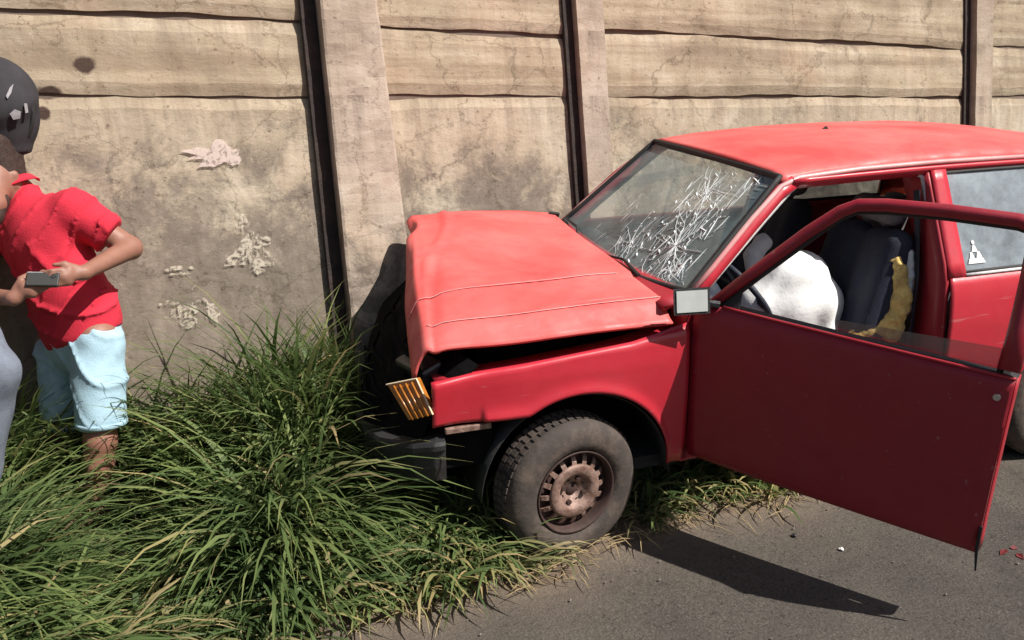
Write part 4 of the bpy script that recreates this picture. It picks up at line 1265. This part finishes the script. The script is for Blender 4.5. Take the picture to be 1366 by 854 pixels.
def make_person_red():
    foot_l = P3(131, 706, 3.83); foot_r = P3(76, 684, 3.99)
    base = ground_under((foot_l + foot_r) / 2)
    per = thing('person', 'person in red polo and pale blue shorts looking down at a phone', 'person', tuple(base))
    dp = 3.83
    hipL, hipR = P3(128, 452, 3.79), P3(78, 458, 3.99)
    kneeL, kneeR = P3(134, 588, 3.76), P3(84, 590, 3.96)
    ankL, ankR = foot_l + UPv * .07, foot_r + UPv * .07
    ankL = ankL - UPv * (ankL[2] - .10); ankR = ankR - UPv * (ankR[2] - .10)
    pel = P3(104, 432, 3.87); belly = P3(88, 385, 3.84); chest = P3(58, 318, 3.80); neckb = P3(26, 262, 3.78)
    shL, shR = P3(98, 282, 3.74), P3(-18, 300, 3.90)
    elL, elR = P3(174, 331, 3.80), P3(-62, 392, 3.72)
    wrL, wrR = P3(112, 364, 3.52), P3(18, 398, 3.42)
    head = P3(-10, 236, 3.70); jaw = P3(-10, 272, 3.62); crown = P3(-12, 196, 3.72)
    face_dir = (jaw - P3(5, 236, 3.78)); face_dir /= np.linalg.norm(face_dir)
    left = hipL - hipR; left /= np.linalg.norm(left)
    fdir = np.cross(left, UPv); fdir /= np.linalg.norm(fdir)
    if fdir @ FWD > 0: fdir = -fdir
    pr = []
    def seg(a, b, ra, rb, **k): pr.append((a, b, ra, rb, k))
    seg(pel, belly, .135, .135, flat=(fdir, .80)); seg(belly, chest, .135, .15, flat=(fdir, .78)); seg(chest, neckb, .14, .075, flat=(fdir, .8))
    seg(chest + (shL - chest) * .5, shL, .09, .072); seg(chest + (shR - chest) * .5, shR, .09, .072)
    seg(neckb, P3(8, 246, 3.73), .056, .054)
    # head: skull, face wedge, jaw
    seg(head, crown, .078, .082); seg(head, jaw, .072, .048); seg(jaw, jaw + (P3(-20, 283, 3.56) - jaw) * .5, .040, .032)
    nose = P3(-30, 250, 3.58); seg(P3(-26, 236, 3.61), nose, .012, .016, k=.015)
    ear = P3(20, 240, 3.70); seg(ear + UPv * .02, ear - UPv * .022, .017, .012, k=.01)
    for s in ((-30, 238), (-12, 240)):
        pass
    # arms
    for sh, el, wr in ((shL, elL, wrL), (shR, elR, wrR)):
        seg(sh, el, .060, .043, k=.02); seg(el, wr, .045, .027, k=.02)
    # legs and feet
    for h, kn, an, ft in ((hipL, kneeL, ankL, foot_l), (hipR, kneeR, ankR, foot_r)):
        seg(h, kn, .088, .060); seg(kn, kn + (an - kn) * .35, .055, .056); seg(kn + (an - kn) * .35, an, .056, .036)
    # hands: palm plus five bent fingers closing on the phone
    phc = P3(57, 373, 3.42)
    def hand(wr, tip_dir, thumb_side, up):
        d = tip_dir / np.linalg.norm(tip_dir)
        s = np.cross(d, up); s /= np.linalg.norm(s); u_ = np.cross(s, d)
        pc = wr + d * .055
        seg(wr, pc + d * .02, .025, .024, k=.015, flat=(s, .8)); seg(pc + u_ * .022, pc - u_ * .022 + d * .01, .017, .017, k=.012)
        for i, (o_, L) in enumerate(((.027, .068), (.009, .078), (-.009, .074), (-.026, .058))):
            a = pc + u_ * o_ + d * .025
            b = a + d * L * .48 + s * thumb_side * .010
            c = b + d * L * .26 + s * thumb_side * .026
            e = c + s * thumb_side * .022 - d * .006
            seg(a, b, .0095, .0088, k=.006); seg(b, c, .0088, .008, k=.006); seg(c, e, .008, .007, k=.006)
        t0 = wr + d * .025 + u_ * .024
        t1 = t0 + d * .035 + u_ * .022 + s * thumb_side * .012; t2 = t1 + d * .034 + s * thumb_side * .012
        seg(t0, t1, .013, .011, k=.008); seg(t1, t2, .0105, .0085, k=.006)
    hand(wrL, phc + RIGHT * .025 - wrL, 1, UPv); hand(wrR, phc - RIGHT * .03 - UPv * .02 - wrR, -1, UPv)
    V, F = sdf_surface(pr, .0075, .035)
    body = mesh_obj('body', V, F, M['skin'], per, smooth=True)
    # eyes, mouth, brows as small pieces of the face
    for (u, v) in ((-34, 240), (-14, 243)):
        e = P3(u, v, 3.607)
        Vv, Ff = sdf_surface([(e, e + RIGHT * .004, .011, .011)], .004, .004); ey = mesh_obj('eye', Vv, Ff, M['helmet_mark'], body, smooth=True)
        MB().tube([e + UPv * .018 - RIGHT * .016 - FWD * .006, e + UPv * .021 - FWD * .008, e + UPv * .016 + RIGHT * .016 - FWD * .004], .004, 5).build('brow', M['hair'], body)
    m0 = P3(-22, 268, 3.555); MB().tube([m0 - RIGHT * .02, m0 - FWD * .004, m0 + RIGHT * .02], .005, 5).build('mouth', M['hair'], body)
    Vv, Ff = sdf_surface([(P3(0, 268, 3.64), P3(-10, 290, 3.60), .036, .034), (P3(-10, 290, 3.60), P3(-26, 284, 3.56), .034, .03)], .007, .02)
    mesh_obj('beard', Vv, Ff, M['hair'], body, smooth=True)
    # short hair showing below the helmet
    Vv, Ff = sdf_surface([(P3(-16, 196, 3.66), P3(6, 230, 3.70), .056, .042), (P3(-6, 190, 3.70), P3(16, 238, 3.75), .066, .044), (P3(14, 178, 3.74), P3(26, 238, 3.78), .036, .026)], .007, .03, lambda p: .002 * vnoise(p * 150, 3))
    mesh_obj('hair', Vv, Ff, M['hair'], body, smooth=True)
    # shirt: loose shell over torso with short sleeves
    ps = []
    def ss(a, b, ra, rb, **k): ps.append((a, b, ra, rb, k))
    waist = P3(106, 424, 3.86)
    ss(P3(110, 440, 3.86), waist, .165, .172, flat=(fdir, .84)); ss(waist, belly, .172, .165, flat=(fdir, .82)); ss(belly, chest, .165, .168, flat=(fdir, .80)); ss(chest, neckb + (chest - neckb) * .18, .155, .085, flat=(fdir, .8))
    ss(chest + (shL - chest) * .45, shL, .10, .088); ss(chest + (shR - chest) * .45, shR, .10, .088)
    ss(shL, shL + (elL - shL) * .68, .086, .078, k=.025); ss(shR, shR + (elR - shR) * .68, .086, .078, k=.025)
    ss(neckb, P3(14, 250, 3.75), .070, .064, k=.02)
    ax_t = (chest - waist) / np.linalg.norm(chest - waist)
    def shirt_fold(p):
        s = (p - waist) @ ax_t; x_ = (p - waist) @ left; z_ = (p - waist) @ fdir
        rid = np.abs(np.sin(x_ * 17 + s * 14 + 1.4 * np.sin(s * 9))); rid2 = np.abs(np.sin((s - x_ * 1.1) * 21 + 2 * np.sin(z_ * 9)))
        hemf = np.clip((s + .08) / .09, 0, 1)
        f = (-.013 * np.exp(-(rid / .22) ** 2) * (s < .34) - .010 * np.exp(-(rid2 / .2) ** 2)) * hemf + 0 * np.sin(x_ * 34 + s * 26 + 3 * np.sin(s * 11)) * (s < .32) + .003 * vnoise(p * 34, 4)
        cut = np.where(s < -.085, (-.085 - s) * 6, 0)             # clean hem
        neck = (p - P3(14, 250, 3.75)) @ ((neckb - chest) / np.linalg.norm(neckb - chest)); cut = np.maximum(cut, np.where(neck > .0, neck * 6, 0))
        for sh, el in ((shL, elL), (shR, elR)):
            d = (el - sh) / np.linalg.norm(el - sh); t = (p - sh) @ d / np.linalg.norm(el - sh)
            dist = np.linalg.norm((p - sh) - ((p - sh) @ d)[:, None] * d, axis=1)
            cut = np.maximum(cut, np.where((t > .66) & (dist < .13), (t - .66) * 3, 0))
        return f + cut
    V, F = sdf_surface(ps, .010, .05, shirt_fold)
    shirt = mesh_obj('polo_shirt', V, F, M['shirt'], per, smooth=True)
    cb = P3(20, 247, 3.765); nd = (neckb - chest) / np.linalg.norm(neckb - chest); ca = np.cross(nd, RIGHT); ca /= np.linalg.norm(ca); cb2 = np.cross(nd, ca)
    MB().sheet(lambda u, v: cb + (.068 + .022 * v) * (math.cos(u * 5.6 - .2) * ca + math.sin(u * 5.6 - .2) * cb2) - nd * (.032 * v - .014), 24, 3).build('collar', M['shirt'], shirt, smooth=True, solid=.005)
    # shorts
    pz = []
    def sz(a, b, ra, rb, **k): pz.append((a, b, ra, rb, k))
    top = P3(106, 428, 3.86)
    sz(P3(126, 420, 3.85), P3(114, 440, 3.86), .108, .132, flat=(fdir, .84)); sz(P3(102, 414, 3.86), P3(104, 456, 3.87), .125, .142, flat=(fdir, .82))
    sz(P3(130, 462, 3.80), P3(135, 562, 3.77),   .106, .094, k=.03); sz(P3(84, 468, 3.97), P3(86, 572, 3.96), .106, .088, k=.03)
    def short_fold(p):
        s = (p - top) @ UPv
        q_ = (p - top) @ RIGHT; rid = np.abs(np.sin(s * 17 + q_ * 15 + 1.6 * np.sin(q_ * 12)))
        f = -.010 * np.exp(-(rid / .2) ** 2) + .002 * np.sin(s * 48 + ((p - top) @ RIGHT) * 40 + 3 * np.sin(((p - top) @ RIGHT) * 13)) + .004 * vnoise(p * 30, 8)
        h1 = (P3(135, 568, 3.77) - p) @ UPv
        return f + np.where(h1 > 0, h1 * 6, 0)
    V, F = sdf_surface(pz, .010, .06, short_fold)
    sh = mesh_obj('shorts', V, F, M['shorts'], per, smooth=True)
    # turned hems, side seam and pocket mouth
    for c_, r_h in ((P3(135, 563, 3.77), .0945), (P3(86, 566, 3.96), .0905)):
        MB().tube([c_ + (r_h + .004) * (math.cos(t) * RIGHT + math.sin(t) * (FWD - UPv * (FWD @ UPv))) for t in np.linspace(0, 2 * math.pi, 32, endpoint=False)], .007, 6, closed=True, flat=(.6, 1.6)).build('hem', M['shorts'], sh, smooth=True)
    # shoes
    for ft in (foot_l, foot_r):
        g = ground_under(ft)
        fd = fdir - UPv * (fdir @ UPv); fd /= np.linalg.norm(fd)
        V, F = sdf_surface([(g + UPv * .045 - fd * .03, g + UPv * .04 + fd * .15, .045, .038), (g + UPv * .04 - fd * .03, g + UPv * .12 - fd * .02, .044, .044)], .010, .03)
        mesh_obj('shoe', V, F, M['shoe'], per, smooth=True)
    # helmet tipped up on the head
    hc = P3(-14, 142, 3.74)
    V, F = sdf_surface([(hc + UPv * .012, hc - UPv * .035 + FWD * .02, .190, .165, dict(flat=(FWD, .9))), (hc - UPv * .05 + RIGHT * .02, hc - UPv * .17 + RIGHT * .045, .140, .075)], .010, .06,
                       lambda p: np.where((p - hc) @ UPv < -.195, (-.195 - (p - hc) @ UPv) * 5, 0))
    hm = mesh_obj('helmet', V, F, M['helmet'], per, smooth=True)
    MB().tube([hc + RIGHT * .18 * math.cos(t) - FWD * .02 + UPv * (.0 - .19 * math.sin(t)) for t in np.linspace(-.2, 1.15, 12)], .009, 6).build('rim_bead', M['rubber'], hm)
    bvh_center = hc
    def on_shell(u, v):
        p = P3(u, v, 3.0); d = (p - CAM_POS) / np.linalg.norm(p - CAM_POS)
        best = None
        W = V - CAM_POS; t = W @ d; dist = np.linalg.norm(W - t[:, None] * d, axis=1)
        k = np.where(dist < .02)[0]; k = k[np.argmin(t[k])]
        return CAM_POS + d * (t[k] - .004)
    for name, outl in (('helmet_sticker', [(8, 128), (13, 117), (18, 112), (15, 124), (10, 132)]), ('helmet_sticker', [(13, 152), (20, 146), (28, 149), (27, 158), (18, 160)]), ('helmet_sticker', [(32, 138), (36, 138), (38, 150), (34, 151)])):
        mesh_obj(name, [on_shell(*q) for q in outl], [tuple(range(len(outl)))], M['helmet_mark'], hm, solid=.002, offset=1)
    # the phone in the hand is a thing of its own
    pb_ = thing('mobile_phone', 'small dark mobile phone held in the red shirted person hand', 'phone', tuple(phc))
    nx_ = RIGHT * .97 + FWD * .2; nx_ /= np.linalg.norm(nx_); nz_ = -FWD * .8 + UPv * .5; nz_ -= nx_ * (nz_ @ nx_); nz_ /= np.linalg.norm(nz_); ny_ = np.cross(nz_, nx_)
    Rm = np.stack([nx_, ny_, nz_], 1)
    MB().box(phc, (.112, .056, .010), Rm).build('case', M['phone'], pb_, bevel=.004)
    MB().box(phc + ny_ * .0285, (.110, .003, .0085), Rm).build('edge', M['phone_edge'], pb_)
    MB().tube([phc + nx_ * .036 + ny_ * .012 + nz_ * .004, phc + nx_ * .036 + ny_ * .012 + nz_ * .008], .009, 10).build('lens', M['rubber'], pb_)


make_person_red()


def make_person_grey():
    """walking in from beyond the frame: only the bent knee of the grey jeans is in view"""
    knee = P3(-8, 498, 3.30); hip = P3(-84, 362, 3.42); hip2 = P3(-150, 366, 3.30)
    ank = P3(-62, 668, 3.38); ank = ank - UPv * (ank[2] - .11)
    knee2 = P3(-165, 520, 3.25); ank2 = P3(-235, 668, 3.2); ank2 = ank2 - UPv * (ank2[2] - .11)
    base = ground_under((ank + ank2) / 2)
    per = thing('person', 'person in grey-blue jeans mostly cut off by the left edge, knee bent', 'person', tuple(base))
    pel = (hip + hip2) / 2 + UPv * .04
    chest = pel + UPv * .38 - RIGHT * .06; nk = chest + UPv * .16; hd = nk + UPv * .17 - FWD * .02
    left = hip - hip2; left /= np.linalg.norm(left); fd = RIGHT * .8 - FWD * .6; fd -= UPv * (fd @ UPv); fd /= np.linalg.norm(fd)
    s_ = np.cross(UPv, fd)
    pr = []
    def seg(a, b, ra, rb, **k): pr.append((a, b, ra, rb, k))
    seg(pel, chest, .13, .145, flat=(fd, .78)); seg(chest, nk, .12, .06); seg(nk, nk + UPv * .08, .052, .052)
    seg(hd, hd + UPv * .05, .08, .082); seg(hd, hd - UPv * .06 + fd * .035, .07, .05); seg(hd + fd * .085, hd + fd * .098 - UPv * .025, .012, .015, k=.015)
    for sg in (1, -1):
        sh = chest + s_ * sg * .18 + UPv * .09; el = sh - UPv * .29 - fd * .04 + s_ * sg * .05; wr = el - UPv * .22 + fd * .10
        seg(chest + s_ * sg * .08 + UPv * .08, sh, .08, .068); seg(sh, el, .055, .042, k=.02); seg(el, wr, .042, .027, k=.02)
        d = (wr - el) / np.linalg.norm(wr - el)
        seg(wr, wr + d * .07, .026, .028, k=.015, flat=(s_, .7))
        for i, L in enumerate((.068, .078, .072, .055)):
            a = wr + d * .08 + fd * (.024 - .016 * i); seg(a, a + d * L * .55, .0095, .0088, k=.006); seg(a + d * L * .55, a + d * L * .9 - s_ * sg * .02, .0088, .0075, k=.006)
        t0 = wr + d * .02 + fd * .026; seg(t0, t0 + d * .04 + fd * .026, .013, .010, k=.008)
    for h, kn, an in ((hip, knee, ank), (hip2, knee2, ank2)):
        seg(h, kn, .085, .058); seg(kn, an, .054, .036)
    V, F = sdf_surface(pr, .011, .035)
    mesh_obj('body', V, F, M['skin'], per, smooth=True)
    for sg in (1, -1):
        e = hd + fd * .078 + s_ * sg * .032 + UPv * .012
        Vv, Ff = sdf_surface([(e, e + UPv * .002, .012, .012)], .005, .004); mesh_obj('eye', Vv, Ff, M['helmet_mark'], per, smooth=True)
    Vv, Ff = sdf_surface([(hd - fd * .02 + UPv * .04, hd + UPv * .075, .088, .085)], .012, .03); mesh_obj('hair', Vv, Ff, M['hair'], per, smooth=True)
    ps = [(pel - UPv * .03, chest, .155, .165, dict(flat=(fd, .8))), (chest, nk - UPv * .04, .15, .09, {})]
    for sg in (1, -1):
        sh = chest + s_ * sg * .18 + UPv * .09; el = sh - UPv * .29 - fd * .04 + s_ * sg * .05
        ps += [(chest, sh, .11, .08, {}), (sh, sh + (el - sh) * .6, .075, .066, {})]
    V, F = sdf_surface(ps, .016, .05, lambda p: .005 * vnoise(p * 40, 3)); mesh_obj('dark_shirt', V, F, M['dark_shirt'], per, smooth=True)
    pz = [(pel, pel - UPv * .05, .150, .15, dict(flat=(fd, .82)))]
    for h, kn, an in ((hip, knee, ank), (hip2, knee2, ank2)):
        pz += [(h, kn, .108, .078, {}), (kn, an + UPv * .02, .082, .070, {})]
    V, F = sdf_surface(pz, .011, .04, lambda p: .002 * np.sin(p[:, 2] * 40 + p[:, 0] * 25) + .003 * vnoise(p * 26, 7)); mesh_obj('jeans', V, F, M['jeans'], per, smooth=True)
    for an in (ank, ank2):
        g = ground_under(an)
        V, F = sdf_surface([(g + UPv * .045 - fd * .05, g + UPv * .04 + fd * .15, .046, .038), (g + UPv * .045 - fd * .05, g + UPv * .10 - fd * .04, .046, .045)], .012, .03)
        mesh_obj('shoe', V, F, M['white_shoe'], per, smooth=True)


make_person_grey()

# ------------------------------------------------------------------ long grass on the verge
def blades(n, seed, xr, density_fn, len_fn, name=None):
    r = np.random.default_rng(seed)
    out = []
    x = r.uniform(xr[0], xr[1], n); t = r.random(n)
    yw, ye = y_wall(x), y_edge(x)
    y = yw + .02 + t * (ye - yw + .02)
    # tussocks
    ka, kb = r.integers(0, 99999, 2)
    tus = vnoise(np.stack([x * 7, y * 7, np.zeros(n)], 1), seed + 2)
    keep = r.random(n) < density_fn(x, y, tus)
    x, y, tus = x[keep], y[keep], tus[keep]
    return x, y, tus, r


def grass_density(x, y, tus):
    d = np.clip(.72 + .38 * tus, .1, 1)
    under = (x < .50) & (x > -3.0) & (np.abs(y) < .80)
    d = np.where(under, .55 * np.clip(.5 + tus, 0, 1), d)
    d = np.where((x > .27) & (x < .62) & (y > .45), .95, d)
    d = np.where(under & (y > .45) & (x > -1.25) & (x < -.30), .9, d)
    near_edge = y_edge(x) - y + .06 * (x > .27)
    d = d * np.clip(near_edge / .10 + .35, .06, 1)
    return d


def build_grass():
    x, y, tus, r = blades(74000, 21, (-7.5, 3.4), lambda x, y, t: grass_density(x, y, t) * np.where(x < -3.2, .35, 1), None)
    n = len(x)
    z = verge_z(x, y)
    frontal = np.clip((x - .45) / .4, 0, 1)                       # open grass ahead of the car
    t_w = np.clip((y - y_wall(x)) / (y_edge(x) - y_wall(x)), 0, 1)
    L = (.52 + .46 * r.random(n)) * (.80 + .25 * tus)
    L = np.where((t_w > .8) & (x < 1.75), L * .72, L)
    L = np.where((x > 1.85) & (t_w > .35), L * 1.12, L)
    under = (x < .52) & (x > -3.1) & (np.abs(y) < .82)
    L = np.where(under, .10 + .14 * r.random(n), L)
    gap = (x > .27) & (x < .62) & (y > .45)
    L = np.where(gap, .20 + .20 * r.random(n), L)
    front_short = (x > .3) & (x < .95) & (y > .25) & ~under & ~gap
    L = np.where(front_short, L * np.clip(.42 + (x - .55) * .9, .42, .9), L)
    beside = (x <= .27) & (y >= .80)
    L = np.where(beside, .07 + .12 * r.random(n), L)
    tuft = (x > -1.15) & (x < -.28) & (y > .42) & (y < .78)
    L = np.where(tuft, .12 + .18 * r.random(n), L)
    L = np.where((x > .75) & (x < 1.6) & (t_w < .7), L * 1.12, L)
    # tall upright stand in front of the pole
    pole_p = W0 + WU * ((l1 + r1) / 2) + WN * .2
    dpole = np.hypot(x - pole_p[0] - .22, y - pole_p[1] - .05)
    stand = np.exp(-(dpole / .28) ** 2)
    L = L * (1 + .42 * stand)
    for (px_, py_, rad) in ((1.70, .26, .36), (1.64, .60, .32), (1.86, .10, .2)):
        L = L * (1 - .74 * np.exp(-(((x - px_) ** 2 + (y - py_) ** 2) / rad ** 2)))
    # general lie of the blades: away from the wall and towards the car
    az = np.arctan2(.70, -.55) + r.normal(0, 1.15, n)
    az = np.where(r.random(n) < .42, r.uniform(0, 2 * np.pi, n), az)
    tilt = np.clip(.26 + .20 * r.random(n) + .34 * t_w - .28 * stand + .12 * r.normal(0, 1, n), .05, 1.15)
    droop = (1.15 + .75 * r.random(n)) * (.75 + .45 * t_w) * (1 - .45 * stand)
    w = (.0044 + .0082 * r.random(n) ** 1.2) * np.where(L < .25, .6, 1)
    dry = r.random(n)
    tint = np.clip(.45 + .22 * r.normal(0, 1, n) + .12 * tus, 0, .86)
    tint = np.where(dry > .94, .90 + .1 * r.random(n), tint)
    edge_dry = (y_edge(x) - y) < .10
    tint = np.where(edge_dry & (r.random(n) < .38), .9 + .1 * r.random(n), tint)
    tint = np.where(tuft & (r.random(n) < .25), .93, tint)
    S = 6
    hd = np.stack([np.cos(az), np.sin(az), np.zeros(n)], 1)
    side = np.stack([-np.sin(az), np.cos(az), np.zeros(n)], 1)
    tw = r.normal(0, .5, n)
    pos = np.stack([x, y, z - .01], 1)
    V = np.zeros((n, S + 1, 2, 3), np.float32)
    ang = tilt.copy()
    side3 = side * np.cos(tw)[:, None] + np.array([0, 0, 1.0]) * np.sin(tw)[:, None] * .6
    curl = r.normal(0, .25, n)
    for k in range(S + 1):
        f = k / S
        ww = w * (1 - f ** 2.2) * (.65 + .5 * min(1, f * 4)) + .0004
        V[:, k, 0] = pos - side3 * ww[:, None]; V[:, k, 1] = pos + side3 * ww[:, None]
        st = (L / S)[:, None]
        dirv = hd * np.sin(ang)[:, None] + np.array([0, 0, 1.0]) * np.cos(ang)[:, None] + side * (curl * f)[:, None] * .5
        dirv /= np.linalg.norm(dirv, axis=1)[:, None]
        pos = pos + dirv * st
        low = pos[:, 2] < .015
        pos[low, 2] = .015 + .01 * f
        ang = np.minimum(ang + droop / S * (.4 + 1.3 * f), 2.35)
    # nothing grows through the car, pole or people's legs
    Vm = V.reshape(n, -1, 3)
    def inside(p):
        c1 = (p[..., 0] < .48) & (p[..., 0] > -3.05) & (np.abs(p[..., 1]) < .79) & (p[..., 2] > .30)
        c2 = (p[..., 0] < .62) & (p[..., 0] > .2) & (np.abs(p[..., 1]) < .74) & (p[..., 2] > .36) & (p[..., 2] < .9)
        c3 = ((p[..., 0]) ** 2 + (p[..., 2] - .28) ** 2 < .29 ** 2) & (p[..., 1] < .825) & (p[..., 1] > .58)
        c4 = (p[..., 1] < y_wall(p[..., 0]) + .01)
        return c1 | c2 | c3 | c4
    ok = ~inside(Vm).any(1)
    V = V[ok]; tint = tint[ok]; n = len(V)
    nvp = (S + 1) * 2
    verts = V.reshape(-1, 3)
    basei = (np.arange(n) * nvp)[:, None, None]
    k = np.arange(S)[None, :, None] * 2
    quad = np.array([0, 1, 3, 2])[None, None, :]
    faces = (basei + k + quad).reshape(-1, 4)
    me = bpy.data.meshes.new('long_grass')
    me.vertices.add(len(verts)); me.vertices.foreach_set('co', verts.ravel())
    me.loops.add(faces.size); me.loops.foreach_set('vertex_index', faces.ravel().astype(np.int32))
    me.polygons.add(len(faces)); me.polygons.foreach_set('loop_start', (np.arange(len(faces)) * 4).astype(np.int32))
    me.polygons.foreach_set('use_smooth', np.ones(len(faces), bool))
    me.update(calc_edges=True)
    at = me.attributes.new('tint', 'FLOAT_VECTOR', 'POINT')
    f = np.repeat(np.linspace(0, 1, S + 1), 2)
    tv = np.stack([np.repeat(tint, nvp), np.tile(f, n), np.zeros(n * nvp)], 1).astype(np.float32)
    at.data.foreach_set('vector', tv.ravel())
    o = bpy.data.objects.new('long_grass', me); COL.objects.link(o); me.materials.append(M['grass'])
    tag(o, 'tall uncut green grass overhanging the road edge along the wall', 'grass', kind='stuff')
    register(o)


build_grass()

# ------------------------------------------------------------------ litter on the road
def stone_mesh(c, s, r):
    V = np.array([[1, 0, 0], [-1, 0, 0], [0, 1, 0], [0, -1, 0], [0, 0, .7], [0, 0, -.6], [.6, .6, .4], [-.6, .6, .35], [-.6, -.6, .4], [.6, -.6, .35]]) * (.7 + .6 * r.random((10, 1)))
    F = [(0, 6, 4), (6, 2, 4), (2, 7, 4), (7, 1, 4), (1, 8, 4), (8, 3, 4), (3, 9, 4), (9, 0, 4), (0, 2, 6), (2, 1, 7), (1, 3, 8), (3, 0, 9), (0, 5, 2), (2, 5, 1), (1, 5, 3), (3, 5, 0)]
    return V * s + np.array(c), F


r_ = np.random.default_rng(5)
gv = MB()
for k in range(240):
    x = r_.uniform(-3, 2.2); d = abs(r_.normal(0, .35)) if k % 3 else abs(r_.normal(0, 1.2)); y = float(y_edge(x)) + d - .02
    s = .0022 + .0045 * r_.random() ** 3
    V, F = stone_mesh((x, y, .004 + s * .4), s, r_); gv.add(V, F)
g = gv.build('road_grit', M['stone'], kind='stuff'); tag(g, 'loose grit and small stones scattered along the road edge', 'grit')


def on_road(u, v):
    d = CAM_R.T @ np.array([(u - 683) / FOC, (v - 427) / FOC, 1.0]); t = -CAM_POS[2] / d[2]; return CAM_POS + t * d


dr = MB()
for k in range(260):
    x = r_.uniform(-1.3, 1.6); p = np.array([x, float(y_edge(x)) + r_.normal(.03, .05), .016 + .015 * r_.random()])
    a = r_.uniform(0, math.pi); L = .03 + .09 * r_.random(); d = np.array([math.cos(a), math.sin(a), .15 * r_.normal()]) * L
    dr.tube([p, p + d * .5 + np.array([0, 0, .006]), p + d], [.0018, .002, .0008], 4)
g = dr.build('dry_stalks', M['twig'], kind='stuff'); tag(g, 'dead straw stalks lying along the grass edge on the road', 'straw')
for i, (u, v, s, lab) in enumerate(((1060, 716, .013, 'dark pebble on the asphalt between door shadow and open door'), (1122, 734, .012, 'pale pebble on the asphalt under the open door'))):
    p = on_road(u, v); V, F = stone_mesh(p + np.array([0, 0, s * .45]), s, r_)
    o = mesh_obj('pebble', V, F, M['rubber'] if i == 0 else M['pale_cloth']); tag(o, lab, 'pebble')
for i, (u, v, L, lab) in enumerate(((1338, 738, .055, 'longer red broken shard on the road beyond the door edge'), (1360, 744, .04, 'red broken shard on the road nearest the right edge'), (1352, 733, .03, 'tiny red broken shard on the road behind the longer one'))):
    p = on_road(u, v); a = .4 + i * 1.1
    e = np.array([math.cos(a), math.sin(a), 0]); g = np.array([-math.sin(a), math.cos(a), 0]); z = np.array([0, 0, 1.0])
    V = [p + e * L * .5 + z * .006, p + g * L * .28 + z * .016, p - e * L * .5 + z * .007, p - e * L * .1 - g * L * .25 + z * .005]
    o = mesh_obj('red_shard', V, [(0, 1, 2, 3)], M['shard'], solid=.004); tag(o, lab, 'shard', 'red shards on the road')

# ------------------------------------------------------------------ stand everything upright in the world
bpy.context.view_layer.update()
for o in TOP:
    o.matrix_world = G @ o.matrix_basis
